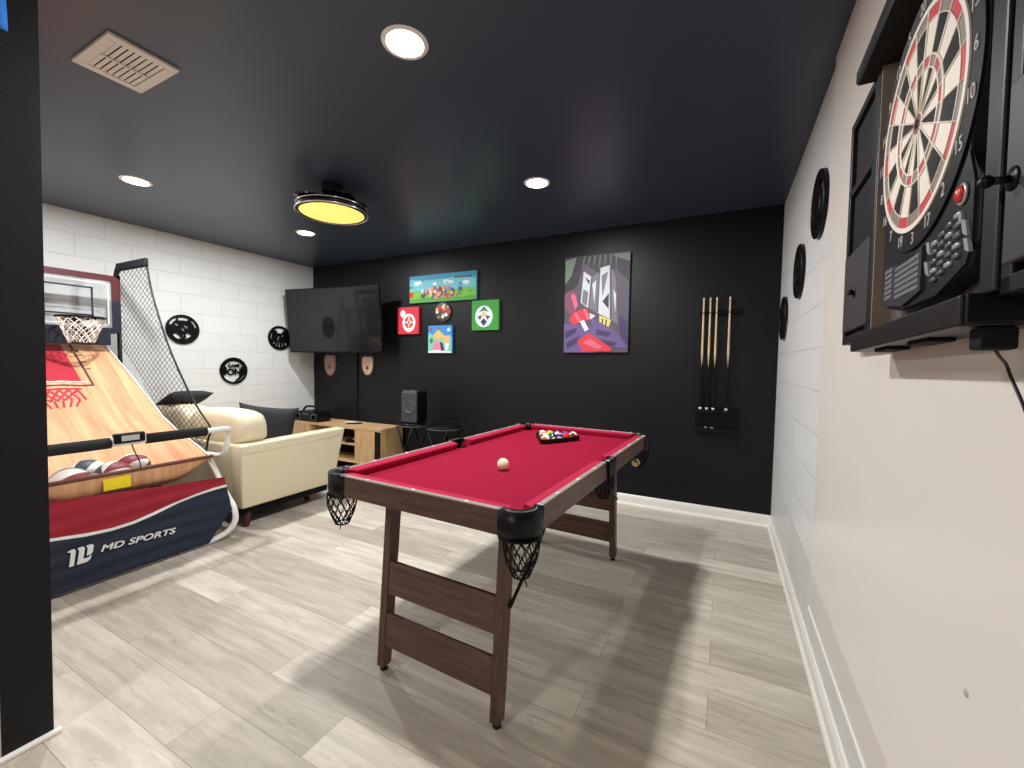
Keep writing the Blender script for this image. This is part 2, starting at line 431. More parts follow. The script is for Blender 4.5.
# ------------------------------------------------------------------ lights of the room
M_LENS = emis('lit_downlight_lens', rgb(255, 250, 240), 14.0)
def disk_lamp(name, loc, size, power, col):
    L = bpy.data.lights.new(name, 'AREA'); L.shape = 'DISK'; L.size = size; L.energy = power; L.color = col
    o = bpy.data.objects.new(name, L); COL.objects.link(o); o.location = loc; return o
DL = [((-1.479, -2.446), 'recessed round ceiling light nearest the camera, above the near end of the pool table'),
      ((-3.979, -2.293), 'recessed round ceiling light on the left, near the white block wall'),
      ((-1.517, -1.107), 'recessed round ceiling light near the black wall, in front of the tall portrait canvas'),
      ((-3.936, -1.026), 'recessed round ceiling light just beyond the round fan light')]
for (x, y), lab in DL:
    t = thing('recessed_downlight', lab, 'ceiling light', (x, y, H), 'recessed ceiling lights')
    b = MB(); b.lathe([(0.070, -0.004), (0.078, -0.005), (0.086, -0.003), (0.088, 0.0)], M_TRIM, 40); b.build('trim_ring', t)
    b = MB(); b.lathe([(0, -0.0035), (0.0705, -0.0035)], M_LENS, 40); b.build('light_lens', t)
    disk_lamp('downlight_lamp', (x, y, H - 0.007), 0.10, 33.5, (0.975, 0.985, 1.0))
# warmer lamps of the adjoining space behind the camera
disk_lamp('adjoining_room_lamp', (-1.70, -4.95, H - 0.01), 0.16, 32.0, (1.0, 0.94, 0.885))
disk_lamp('adjoining_room_lamp', (-3.6, -5.4, H - 0.01), 0.16, 7.0, (1.0, 0.94, 0.885))
W = bpy.data.worlds.new('world'); S.world = W; W.use_nodes = True
W.node_tree.nodes['Background'].inputs[0].default_value = (0.6, 0.65, 0.72, 1); W.node_tree.nodes['Background'].inputs[1].default_value = 0.05
S.view_settings.view_transform = 'Standard'; S.view_settings.look = 'None'; S.view_settings.exposure = 0.0; S.view_settings.gamma = 1.0
S.view_settings.use_curve_mapping = False

# ------------------------------------------------------------------ round fan light
t = thing('ceiling_fan_light', 'round bladeless ceiling fan with a glowing amber panel in a chrome ring', 'ceiling fan', (-2.815, -1.663, H))
b = MB(); b.lathe([(0.0, 0), (0.072, 0), (0.072, -0.012), (0.064, -0.045), (0.04, -0.064), (0.0, -0.066)], M_BLACKMATTE, 36); b.build('canopy', t)
b = MB(); b.tube([(0, 0, -0.06), (0, 0, -0.128)], 0.016, M_BLACK, 16); b.build('downrod', t)
b = MB(); b.lathe([(0.0, -0.112), (0.06, -0.114), (0.15, -0.124), (0.205, -0.134), (0.228, -0.146), (0.232, -0.168), (0.226, -0.19), (0.212, -0.192), (0.212, -0.18), (0.0, -0.178)], M_BLACK, 56); b.build('motor_housing', t)
b = MB(); b.tube([(0.232 * math.cos(a), 0.232 * math.sin(a), -0.186) for a in [2 * PI * k / 64 for k in range(64)]], 0.0065, M_CHROME, 8, True)
b.tube([(0.229 * math.cos(a), 0.229 * math.sin(a), -0.150) for a in [2 * PI * k / 64 for k in range(64)]], 0.004, M_CHROME, 8, True); b.build('chrome_ring', t)
M_AMBER = emis('lit_amber_panel', rgb(250, 212, 112), 1.05)
b = MB(); b.lathe([(0, -0.214), (0.08, -0.211), (0.15, -0.203), (0.19, -0.195), (0.209, -0.188)], M_AMBER, 56); b.build('light_panel', t)
M_CLEAR = clear_mat('clear_acrylic', (0.97, 0.98, 0.98, 1))
M_SMOKE = clear_mat('smoke_acrylic', (0.62, 0.66, 0.70, 1))
for k in range(4):   # folded clear blades lying on the housing
    b = MB(); a0 = k * PI / 2 + 0.5
    def blade(uu, vv, a0=a0):
        a = a0 + uu * 1.35; rr = 0.13 + 0.115 * vv * (0.55 + 0.45 * math.sin(PI * min(1, uu * 1.1)))
        return Vector((rr * math.cos(a), rr * math.sin(a), -0.118 - 0.014 * uu + 0.012 * vv))
    b.quadgrid(blade, 18, 4, M_SMOKE); o = b.build('folded_blade', t)
    md = o.modifiers.new('thickness', 'SOLIDIFY'); md.thickness = 0.003

# ------------------------------------------------------------------ air vent
t = thing('ceiling_air_vent', 'white rectangular louvred air vent set in the dark ceiling', 'air vent', (-2.589, -2.862, H))
M_VENT = mat('vent_enamel', rgb(216, 208, 198), 0.45, var=0.03)
b = MB(); hx, hy, ix, iy = 0.163, 0.114, 0.128, 0.078
for lo, hi in (((-hx, -hy), (-ix, hy)), ((ix, -hy), (hx, hy)), ((-ix, -hy), (ix, -iy)), ((-ix, iy), (ix, hy))):
    b.box((*lo, -0.012), (*hi, 0.0), M_VENT, 0.002)
b.build('vent_frame', t)
b = MB(); b.box((-ix, -iy, -0.002), (ix, iy, -0.0005), M_BLACKMATTE); b.build('duct_opening', t, label='dark duct behind the slats')
for k in range(8):
    y = -iy + (k + 0.5) * 2 * iy / 8
    b = MB(); b.box((-ix, -0.0070, -0.0008), (ix, 0.0070, 0.0008), M_VENT, 0.0004, Matrix.Translation((0, y, -0.0075)) @ Matrix.Rotation(math.radians(-6), 4, 'X')); b.build('slat', t)
b = MB(); b.box((-0.004, -iy, -0.0145), (0.004, iy, -0.011), M_VENT, 0.001); b.build('centre_bar', t)

# ================================================================== POOL TABLE
TL, TW, TH, BED = 0.825, 0.439, 0.80, 0.765
MT = Matrix.Translation((-1.246, -1.811, 0)) @ Matrix.Rotation(-0.043, 4, 'Z')
pool = thing('pool_table', 'folding pool table with crimson cloth, dark wood rails and black net pockets', 'pool table', MT)
# bed with bites taken out for the pockets
def bed_outline():
    U, V = TW - 0.03, TL - 0.03
    pts = []
    def bite(cx, cy, r, a0, a1, n=9): return [(cx + r * math.cos(a0 + (a1 - a0) * k / (n - 1)), cy + r * math.sin(a0 + (a1 - a0) * k / (n - 1))) for k in range(n)]
    q = PI / 2
    pts += bite(-U + 0.02, -V + 0.02, 0.05, q, 0)                  # near left
    pts += bite(U - 0.02, -V + 0.02, 0.05, PI, q)                  # near right
    pts += bite(U + 0.005, 0, 0.045, -q, -3 * q)                   # right middle
    pts += bite(U - 0.02, V - 0.02, 0.05, -q, -PI)                 # far right
    pts += bite(-U + 0.02, V - 0.02, 0.05, 0, -q)                  # far left
    pts += bite(-U - 0.005, 0, 0.045, q, -q)                       # left middle
    return pts
b = MB(); b.prism(bed_outline(), BED - 0.018, BED, M_CLOTH); b.build('playing_surface', pool)
b = MB(); b.box((-TW + 0.022, -TL + 0.022, 0.722), (TW - 0.022, TL - 0.022, 0.7465), M_BLACKMATTE); b.build('underframe', pool)
def cushion(outer_a, outer_b, inward, name='cushion'):
    a = Vector((*outer_a, 0)); c = Vector((*outer_b, 0)); d = (c - a).normalized(); n = Vector((*inward, 0))
    sec = [(0, TH - 0.001), (0.036, TH - 0.001), (0.042, TH - 0.004), (0.0435, TH - 0.009), (0.040, TH - 0.022), (0.034, BED), (0, BED)]
    mb = MB(); A = []; B = []
    for o, z in sec:
        ins = o * 0.55
        A.append(mb.bm.verts.new(a + d * ins + n * o + Vector((0, 0, z)))); B.append(mb.bm.verts.new(c - d * ins + n * o + Vector((0, 0, z))))
    mb.mi(M_CLOTH_SHEEN); k = len(sec)
    for i in range(k): mb.bm.faces.new((A[i], A[(i + 1) % k], B[(i + 1) % k], B[i]))
    mb.bm.faces.new(A[::-1]); mb.bm.faces.new(B)
    return mb.build(name, pool)
ce = 0.066; so = TW - 0.017; sv = TL - 0.017
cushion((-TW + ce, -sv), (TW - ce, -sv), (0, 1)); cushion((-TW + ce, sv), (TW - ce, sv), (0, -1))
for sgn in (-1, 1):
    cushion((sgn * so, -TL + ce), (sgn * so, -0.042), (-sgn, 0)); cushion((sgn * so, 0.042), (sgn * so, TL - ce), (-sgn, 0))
M_CAP = mat('rail_edge_strip', rgb(176, 158, 150), 0.3, 0.4, var=0.05)
M_SIGHT = mat('white_rail_sight', rgb(246, 244, 240), 0.3, var=0.0)
def apron(lo, hi, m, sights):
    mb = MB(); mb.box((*lo, 0.72), (*hi, TH - 0.003), m, 0.003); o = mb.build('apron_board', pool)
    mb = MB(); mb.box((*lo, TH - 0.0035), (*hi, TH + 0.0015), M_CAP, 0.0015); mb.build('edge_strip', o, label='pale grey edge strip')
    for s in sights:
        x, y = s
        mb = MB(); mb.prism([(x - 0.0075, y), (x, y - 0.0075), (x + 0.0075, y), (x, y + 0.0075)], TH + 0.0012, TH + 0.0026, M_SIGHT); mb.build('rail_sight', o, label='white diamond rail sight')
t_ = 0.019
for sg in (-1, 1):
    y0, y1 = (-TL, -TL + t_) if sg < 0 else (TL - t_, TL)
    apron((-TW + 0.07, y0), (TW - 0.07, y1), M_TABLEWOOD, [(x, sg * (TL - 0.0085)) for x in (-0.22, 0.0, 0.22)])
    x0, x1 = (-TW, -TW + t_) if sg < 0 else (TW - t_, TW)
    for e in (-1, 1):
        ya, yb = (-TL + 0.07, -0.045) if e < 0 else (0.045, TL - 0.07)
        apron((x0, ya), (x1, yb), M_TABLEWOODY, [(sg * (TW - 0.0085), e * q) for q in (0.2, 0.395, 0.59)])

def pocket_net(mb, cx, cy, z0, z1, r0, r1, nn=12, rows=5, rr=0.0021, sq=(1, 1)):
    """hanging bag of knotted cord: crossing helices between two rings"""
    def P(a, s):
        rad = (r0 + (r1 - r0) * s ** 1.7) * (1 + 0.10 * math.sin(PI * s))
        return (cx + rad * sq[0] * math.cos(a), cy + rad * sq[1] * math.sin(a), z0 + (z1 - z0) * s)
    for k in range(nn):
        a = 2 * PI * k / nn
        for sg in (-1, 1):
            mb.tube([P(a + sg * (i / 10.0) * rows * PI / nn + 0.08 * noise.noise((k * 1.3, i * 0.7, sg)), i / 10.0) for i in range(11)], rr, M_BLACKMATTE, 4, cap=False)
    mb.tube([P(2 * PI * i / 20, 0) for i in range(20)], rr * 1.5, M_BLACKMATTE, 5, True)
    mb.tube([P(2 * PI * i / 10, 1) for i in range(10)], rr * 1.5, M_BLACKMATTE, 5, True)
def corner_pocket(su, sv_, strap):
    T = Matrix.Translation((su * TW, sv_ * TL, 0)) @ Matrix.Diagonal((-su, -sv_, 1, 1))
    outer = [(0.098, -0.006), (0.075, -0.014)] + [(0.052 + 0.068 * math.cos(t), 0.052 + 0.068 * math.sin(t)) for t in [(-PI / 2) - (PI / 2) * k / 10 for k in range(11)]] + [(-0.014, 0.075), (-0.006, 0.098)]
    inner = [(0.092, 0.020), (0.080, 0.020)] + [(0.062 + 0.046 * math.cos(t), 0.062 + 0.046 * math.sin(t)) for t in [(-0.30 * PI) - (0.90 * PI) * k / 10 for k in range(11)]] + [(0.020, 0.080), (0.020, 0.092)]
    mb = MB(); n = len(outer); i0 = mb.mi(M_BLACK)
    rings = []
    for pts, z, s in ((inner, TH - 0.03, 1), (inner, TH + 0.003, 1), (outer, TH + 0.004, 1), (outer, 0.745, 1.0), (outer, 0.712, 0.96), (inner, 0.712, 1)):
        rings.append([mb.bm.verts.new((p[0] if s == 1 else 0.055 + (p[0] - 0.055) * s, p[1] if s == 1 else 0.055 + (p[1] - 0.055) * s, z)) for p in pts])
    for A, B in zip(rings, rings[1:]):
        for k in range(n - 1):
            f = mb.bm.faces.new((A[k], A[k + 1], B[k + 1], B[k])); f.material_index = i0; f.smooth = True
    bmesh.ops.transform(mb.bm, matrix=T, verts=mb.bm.verts[:])
    o = mb.build('corner_pocket', pool)
    for p, q in (((0.090, -0.008), (0.102, 0.016)), ((-0.008, 0.090), (0.016, 0.102))):
        mb = MB(); mb.box((*p, TH + 0.001), (*q, TH + 0.006), M_CHROME, 0.002, T); mb.build('metal_clip', o, label='bright metal clip')
    mb = MB(); pocket_net(mb, 0, 0, 0.718, 0.598, 0.054, 0.026)
    if strap: mb.tube([(-0.01, 0.0, 0.60), (-0.012, 0.002, 0.585), (-0.02, 0.004, 0.565)], 0.002, M_BLACKMATTE, 5)
    bmesh.ops.transform(mb.bm, matrix=T @ Matrix.Translation((0.040, 0.040, 0)), verts=mb.bm.verts[:])
    mb.build('pocket_net', o)
for su in (-1, 1):
    for sv_ in (-1, 1): corner_pocket(su, sv_, sv_ < 0)
for su in (-1, 1):   # middle pockets: a tapering black bracket with its own net
    mb = MB(); T = Matrix.Translation((su * TW, 0, 0)) @ Matrix.Diagonal((-su, 1, 1, 1))
    front = [(-0.055, TH + 0.003), (0.055, TH + 0.003), (0.05, 0.765), (0.036, 0.73), (0.02, 0.69), (-0.02, 0.69), (-0.036, 0.73), (-0.05, 0.765)]
    mb.prism(front, -0.013, 0.0, M_BLACK, 'X')
    rim = [(-0.055, -0.013)] + [(-0.055 + 0.0, 0.022)] + [(-0.042 * math.cos(t), 0.03 - 0.036 * math.sin(t)) for t in [PI * k / 10 for k in range(11)]] + [(0.055, 0.022), (0.055, -0.013)]
    mb.prism([(p[1], p[0]) for p in rim], TH - 0.012, TH + 0.0035, M_BLACK)
    bmesh.ops.transform(mb.bm, matrix=T, verts=mb.bm.verts[:]); o = mb.build('side_pocket', pool)
    mb = MB(); mb.box((-0.010, -0.05, TH + 0.003), (0.006, 0.05, TH + 0.006), M_CHROME, 0.0015, T); mb.build('metal_clip', o, label='bright metal clip')
    mb = MB(); pocket_net(mb, 0.03, 0, 0.722, 0.62, 0.045, 0.022, 10, 4); bmesh.ops.transform(mb.bm, matrix=T, verts=mb.bm.verts[:]); mb.build('pocket_net', o)
# splayed leg frames, two boards across each
def vline(z): return 0.703 - 0.058 * z / 0.72
LEGU = {-1: -0.259, 1: 0.272}
for sv_ in (-1, 1):
    for su in (-1, 1):
        mb = MB(); z0, z1 = 0.022, 0.724
        poly = [(sv_ * (vline(z0) + 0.024), z0), (sv_ * (vline(z1) + 0.027), z1), (sv_ * (vline(z1) - 0.030), z1), (sv_ * (vline(z0) - 0.022), z0)]; lu = LEGU[su]
        mb.prism(poly, lu - 0.018, lu + 0.018, M_LEGWOOD, 'X')
        bmesh.ops.bevel(mb.bm, geom=mb.bm.edges[:], offset=0.0025, segments=1, affect='EDGES')
        leg = mb.build('leg', pool)
        mb = MB(); MF = Matrix.Translation((lu, sv_ * 0.702, 0)); mb.lathe([(0, 0), (0.014, 0), (0.016, 0.004), (0.013, 0.010), (0.006, 0.012), (0.006, 0.026), (0, 0.026)], M_BLACK, 18, MF); mb.build('levelling_foot', leg, label='black levelling foot')
        mb = MB(); x = -0.233 if su < 0 else 0.297
        if su < 0: mb.tube([(x, sv_ * 0.655, 0.50), (x, sv_ * 0.475, 0.725)], 0.0065, M_BLACK, 8)
        else: mb.tube([(x, sv_ * 0.668, 0.405), (x, sv_ * 0.45, 0.545), (x, sv_ * 0.22, 0.725)], 0.0065, M_BLACK, 8); mb.build('folding_brace', pool)
    for za, zb in ((0.314, 0.442), (0.110, 0.238)):
        mb = MB(); off = 0.016
        fr = lambda z: vline(z) + 0.0225
        mb.prism([(sv_ * fr(za), za), (sv_ * fr(zb), zb), (sv_ * (fr(zb) - off), zb), (sv_ * (fr(za) - off), za)], -0.2405, 0.2545, M_TABLEWOOD, 'X')
        bmesh.ops.bevel(mb.bm, geom=mb.bm.edges[:], offset=0.002, segments=1, affect='EDGES'); mb.build('stretcher_board', pool)

# ------------------------------------------------------------------ balls and rack
BR = 0.0262
BALLCOL = dict(yellow=rgb(238, 190, 40), blue=rgb(32, 58, 150), red=rgb(206, 36, 34), purple=rgb(72, 38, 110), orange=rgb(238, 110, 36), green=rgb(28, 110, 62), maroon=rgb(128, 28, 36), black=rgb(16, 16, 18), cream=rgb(244, 226, 190))
def gloss(n, c): return mat('phenolic_' + n, c, 0.12, var=0.0, spec=0.6)
M_BWHITE = gloss('white', rgb(244, 240, 228))
def ball(name, label, colour, stripe, pos, rot, group='billiard balls of the set'):
    mb = MB(); c = gloss(colour, BALLCOL[colour]); mb.sphere((0, 0, 0), BR, c, 32, 20)
    if colour != 'cream':
        wi = mb.mi(M_BWHITE)
        for fc in mb.bm.faces:
            d = fc.calc_center_median().normalized()
            if (stripe and abs(d.z) > 0.52) or abs(d.x) > 0.93: fc.material_index = wi
    o = mb.build(name); tag(o, label, 'billiard ball', group)
    o.matrix_basis = Matrix.Translation(MT @ Vector(pos)) @ Euler(rot).to_matrix().to_4x4()
    return o
o = ball('cue_ball', 'cream cue ball alone on the crimson cloth', 'cream', False, (0.052, -0.308, BED + BR), (0, 0, 0))
o['category'] = 'cue ball'
e1 = Vector((0.471, 0.882, 0)); n1 = Vector((-0.882, 0.471, 0)); G = Vector((-0.056, 0.481, 0))
rowsB = [[('orange', 1, 'orange-striped ball at the left end of the front row in the rack'), ('black', 0, 'black ball second from left in the front row of the rack'), ('purple', 1, 'white ball with purple stripe, mid front row of the rack'), ('red', 0, 'solid red ball, second from right in the front row of the rack'), ('maroon', 1, 'white ball with maroon stripe at the right corner of the rack')],
         [('blue', 1, 'white ball with blue stripe behind the orange-striped ball'), ('green', 0, 'solid green ball in the second row of the rack'), ('red', 1, 'white ball with red stripe in the second row of the rack'), ('blue', 0, 'solid blue ball in the second row of the rack')],
         [('orange', 0, 'solid orange ball in the third row of the rack'), ('yellow', 0, 'solid yellow ball in the middle of the rack'), ('purple', 0, 'solid purple ball in the third row of the rack')],
         [('green', 1, 'white ball with green stripe in the back row of the rack'), ('maroon', 0, 'solid maroon ball in the back row of the rack')]]
d_ = 2 * BR + 0.0004
for rI, row in enumerate(rowsB):
    for k, (colr, st, lab) in enumerate(row):
        p = G + e1 * (d_ * (k - (len(row) - 1) / 2)) + n1 * (d_ * 0.866 * (rI - 4 / 3.0))
        ball('billiard_ball', lab, colr, bool(st), (p.x, p.y, BED + BR), (random.uniform(-0.9, 0.9), random.uniform(-0.9, 0.9), random.uniform(0, 6)))
ball('billiard_ball', 'pale yellow-striped ball sagging in the net of the far right pocket', 'yellow', True, (TW - 0.056, TL - 0.056, 0.624), (0.5, 0.4, 1.0))
def tri(side, rad, n=6):
    R = side / math.sqrt(3) - rad * 2; out = []
    for k in range(3):
        a = PI / 2 + k * 2 * PI / 3; c = (R * math.cos(a), R * math.sin(a))
        for j in range(n): t = a - PI / 3 + 2 * PI / 3 * j / (n - 1); out.append((c[0] + rad * math.cos(t), c[1] + rad * math.sin(t)))
    return out
mb = MB(); ins_ = 5.732 * BR * 2 + 0.003
A0 = tri(ins_ + 0.030, 0.030); A1 = tri(ins_ + 0.001, 0.0262)
i0 = mb.mi(M_BLACK); R_ = [[mb.bm.verts.new((*p, z)) for p in P] for P, z in ((A0, 0), (A0, 0.027), (A1, 0.027), (A1, 0))]
k = len(A0)
for a in range(4):
    P, Q = R_[a], R_[(a + 1) % 4]
    for j in range(k): mb.bm.faces.new((P[j], P[(j + 1) % k], Q[(j + 1) % k], Q[j]))
o = mb.build('ball_rack'); tag(o, 'black plastic triangle holding the racked balls at the far end of the table', 'ball rack')
o.matrix_basis = MT @ Matrix.Translation((G.x, G.y, BED + 0.0005)) @ Matrix.Rotation(math.atan2(n1.y, n1.x) - PI / 2, 4, 'Z')

# ================================================================== ARCADE BASKETBALL GAME (against the left wall)
YR, YLft, YC = -2.05, -3.15, -2.60
arc = thing('arcade_basketball_game', 'folding arcade basketball game with wood-print ramp, side nets and navy front banner', 'arcade game', (-4.2, YC, 0))
M_NAVY = mat('navy_canvas', rgb(25, 34, 54), 0.75, var=0.1, scale=10, bump=0.1, bscale=300)
M_MAROON = mat('maroon_canvas', rgb(150, 18, 38), 0.75, var=0.1, scale=10, bump=0.1, bscale=300)
M_STRIPE = mat('silver_white_print', rgb(224, 224, 222), 0.6, var=0.03)
M_BORDERRED = mat('maroon_board_border', rgb(84, 22, 34), 0.4, var=0.05)
M_BORDERNAVY = mat('navy_board_border', rgb(24, 30, 48), 0.4, var=0.05)
M_FOAM = mat('black_foam', rgb(22, 22, 24), 0.9, var=0.1, bump=0.1, bscale=400)
M_RAMP = wood('printed_hardwood_canvas', rgb(196, 136, 98), rgb(226, 178, 134), 'X', 0.6, 1.4, 13, 0.0, 0.3, (1, 16, 0.4))
R_ = 0.019
mb = MB()
for s in (1, -1):
    Y = lambda d: YC + s * d         # d: distance from the centre line
    mb.tube(smooth_path([(-3.387, Y(0.28), R_), (-3.387, Y(0.36), R_), (-3.376, Y(0.43), 0.022), (-3.352, Y(0.505), 0.055), (-3.336, Y(0.548), 0.12), (-3.36, Y(0.555), 0.21), (-3.45, Y(0.552), 0.30), (-3.66, Y(0.548), 0.53), (-3.78, Y(0.49), 0.555), (-4.05, Y(0.46), 0.63), (-4.42, Y(0.46), 0.84), (-4.93, Y(0.45), 1.22)], 6), R_, M_WHITEMETAL, 12)
    # handle loop: front bar, turned down and back to the leg
    mb.tube(smooth_path([(-3.35, Y(0.36), 0.765), (-3.35, Y(0.46), 0.765), (-3.356, Y(0.515), 0.762), (-3.385, Y(0.545), 0.745), (-3.41, Y(0.55), 0.70), (-3.425, Y(0.55), 0.63), (-3.46, Y(0.55), 0.575), (-3.53, Y(0.55), 0.555), (-3.66, Y(0.55), 0.55)], 6), 0.0175, M_WHITEMETAL, 12)
    mb.tube([(-4.965, Y(0.55), 0.02), (-4.965, Y(0.55), 1.93)], 0.016, M_BLACK, 10)
    mb.tube(smooth_path([(-4.965, Y(0.55), 0.02), (-4.7, Y(0.55), 0.016), (-4.45, Y(0.55), 0.016)], 3), 0.016, M_BLACK, 10)
mb.tube([(-3.387, YC - 0.30, R_), (-3.387, YC + 0.30, R_)], R_, M_WHITEMETAL, 12)
mb.build('tube_frame', arc, world=True)
mb = MB(); mb.tube([(-3.35, YC - 0.385, 0.765), (-3.35, YC - 0.375, 0.765), (-3.35, YC - 0.09, 0.765)], 0.030, M_FOAM, 16); mb.build('foam_sleeve', arc, world=True)
mb = MB(); mb.tube([(-3.35, YC + 0.07, 0.765), (-3.35, YC + 0.375, 0.765), (-3.35, YC + 0.385, 0.765)], 0.030, M_FOAM, 16); mb.build('foam_sleeve', arc, world=True)
# score counter
mb = MB(); mb.box((-3.374, -2.695, 0.745), (-3.322, -2.535, 0.800), M_WHITE, 0.012); sc = mb.build('score_counter', arc, world=True, label='white score counter on the front bar')
mb = MB(); mb.box((-3.345, -2.685, 0.758), (-3.312, -2.545, 0.815), M_BLACK, 0.008); hs = mb.build('counter_housing', sc, label='black counter housing'); hs.data.transform(arc.matrix_basis.inverted())
mb = MB(); mb.box((-3.312, -2.655, 0.772), (-3.309, -2.575, 0.802), mat('lcd_grey', rgb(176, 178, 172), 0.25, var=0.03), 0.001); dp = mb.build('display_window', sc, label='grey display window'); dp.data.transform(arc.matrix_basis.inverted())
mb = MB(); mb.tube(smooth_path([(-3.345, -2.60, 0.75), (-3.35, -2.585, 0.70), (-3.36, -2.56, 0.64), (-3.385, -2.545, 0.59)], 5), 0.003, M_BLACK, 6); cb_ = mb.build('counter_wire', sc, label='thin black wire'); cb_.data.transform(arc.matrix_basis.inverted())

# ramp: slung fabric sheet, sagging in front where the balls gather
def interp(tab, x):
    for (x0, z0), (x1, z1) in zip(tab, tab[1:]):
        if x0 >= x >= x1: return z0 + (z1 - z0) * (x0 - x) / (x0 - x1)
    return tab[-1][1]
edge_tab = [(-3.40, 0.585), (-3.46, 0.572), (-3.674, 0.567), (-4.008, 0.672), (-4.223, 0.760), (-4.40, 0.900), (-4.663, 1.110), (-4.967, 1.324), (-5.0, 1.345)]
mid_tab = [(-3.40, 0.585), (-3.404, 0.545), (-3.412, 0.49), (-3.45, 0.452), (-3.52, 0.449), (-3.72, 0.447), (-3.80, 0.485), (-3.88, 0.56), (-3.97, 0.635), (-4.13, 0.735), (-4.35, 0.870), (-4.663, 1.10), (-4.967, 1.322), (-5.0, 1.345)]
def ramp_z(x, y):
    d = min(1, abs(y - YC) / 0.5); w = min(1, (1 - d) / 0.55); w = w * w * (3 - 2 * w)
    z = interp(edge_tab, x) * (1 - w) + interp(mid_tab, x) * w
    wr = 0.006 * math.sin((y - YC) * 21 + 2.2 * math.sin(x * 2.1)) * max(0, min(1, (-x - 3.9) * 1.2)) * (1 - d ** 6)
    return z + wr
def ramp_half(x):
    if x > -3.70: return 0.445 + 0.095 * min(1, max(0, (-x - 3.40) / 0.3))
    return 0.54 if x > -4.2 else 0.54 - 0.075 * min(1, (-x - 4.2) / 0.75)
xs = [-3.40, -3.402, -3.404, -3.408, -3.412, -3.425, -3.45, -3.48, -3.52, -3.56, -3.60, -3.64, -3.68, -3.72, -3.76, -3.80, -3.85, -3.90, -3.95, -4.02] + [-4.1 - 0.075 * i for i in range(13)]
def ramp_fn(uu, vv):
    k = min(len(xs) - 2, int(uu * (len(xs) - 1) + 1e-6)); fr_ = uu * (len(xs) - 1) - k
    x = xs[k] + (xs[k + 1] - xs[k]) * fr_; y = YC + (vv * 2 - 1) * ramp_half(x)
    return Vector((x, y, ramp_z(x, y)))
mb = MB(); mb.quadgrid(ramp_fn, len(xs) - 1, 60, M_RAMP); rp_ = mb.build('ball_ramp', arc, world=True)
md = rp_.modifiers.new('cloth', 'SOLIDIFY'); md.thickness = 0.003; md.offset = -1
M_LIP = mat('brown_edge_binding', rgb(104, 62, 50), 0.6, var=0.05)
mb = MB(); mb.tube([(-3.398, YC - 0.445, 0.585), (-3.398, YC, 0.585), (-3.398, YC + 0.445, 0.585)], 0.011, M_LIP, 10); lipo = mb.build('front_binding', rp_, label='dark brown front binding'); lipo.data.transform(arc.matrix_basis.inverted())
for s in (1, -1):
    mb = MB(); mb.tube([(x, YC + s * ramp_half(x), ramp_z(x, YC + s * ramp_half(x)) + 0.004) for x in xs[6:]], 0.007, M_STRIPE, 6)
    eo = mb.build('edge_trim', rp_, label='white edge trim'); eo.data.transform(arc.matrix_basis.inverted())
# court print on the ramp
M_PRINTDARK = mat('dark_print_line', rgb(72, 52, 46), 0.6, var=0.03)
mb = MB()
def rquad(x0, x1, y0, y1, m, lift=0.0025, n=10):
    mb.quadgrid(lambda a, c: Vector((x0 + (x1 - x0) * a, y0 + (y1 - y0) * c, ramp_z(x0 + (x1 - x0) * a, y0 + (y1 - y0) * c) + lift)), n, 8, m)
def rline(p, q, w, m, lift=0.003, n=6):
    p = Vector((*p, 0)); q = Vector((*q, 0)); t = (q - p).normalized(); s = Vector((-t.y, t.x, 0)) * w / 2
    def fn(a, c):
        v = p.lerp(q, a) + s * (c * 2 - 1); return Vector((v.x, v.y, ramp_z(v.x, v.y) + lift))
    mb.quadgrid(fn, n, 2, m)
kr, kl = -2.405, 2 * YC + 2.405
rquad(-4.985, -4.60, kl, kr, M_RED)
for yy in (kr + 0.05, kl - 0.05): rline((-4.985, yy), (-4.565, yy), 0.013, M_PRINTDARK, 0.003, 12)
rline((-4.565, kl - 0.055), (-4.565, kr + 0.055), 0.013, M_PRINTDARK)
rline((-4.60, kl - 0.03), (-4.60, kr + 0.03), 0.010, M_STRIPE)
for s in (1, -1):
    for xx in (-4.86, -4.79, -4.72): rline((xx, YC + s * 0.245), (xx, YC + s * 0.285), 0.008, M_PRINTDARK)
    mb2 = None
    rquad(-4.915, -4.89, YC + s * 0.25 - 0.022, YC + s * 0.25 + 0.022, M_PRINTDARK)
rline((-4.53, YC - 0.17), (-4.53, YC + 0.17), 0.016, M_RED)
for k in range(-3, 4):   # printed net below the key
    y0 = YC + k * 0.048
    rline((-4.52, y0), (-4.43, y0 + 0.055 - 0.012 * k), 0.014, M_RED); rline((-4.52, y0), (-4.43, y0 - 0.055 - 0.012 * k), 0.014, M_RED)
    rline((-4.43, y0 * 0.9 + YC * 0.1), (-4.37, YC + k * 0.03), 0.012, M_RED)
po = mb.build('court_print', rp_, label='red key and court lines printed on the ramp'); po.data.transform(arc.matrix_basis.inverted())

# front banner
def curve1(tab, y):
    for (y0, z0), (y1, z1) in zip(tab, tab[1:]):
        if y0 <= y <= y1:
            t = (y - y0) / (y1 - y0); return z0 + (z1 - z0) * t
    return tab[0][1] if y < tab[0][0] else tab[-1][1]
stripe_tab = [(-3.14, 0.335), (-2.93, 0.312), (-2.80, 0.292), (-2.695, 0.285), (-2.60, 0.292), (-2.498, 0.313), (-2.38, 0.343), (-2.285, 0.362), (-2.18, 0.374), (-2.05, 0.378)]
def b_top(y): return 0.437 + (0.505 - 0.437) * min(1, max(0, (-2.1 - y) / 0.83))
def b_bot(y):
    d = abs(y - YC); return 0.018 if d < 0.39 else 0.018 + (d - 0.39) * 1.3
def b_x(y, z): return -3.352 + 0.004 * math.sin(z * 75 + 1.5 * math.sin(y * 3.3)) * (1 - 0.3 * math.cos(y * 9)) + (0.0 if z > 0.05 else 0.0)
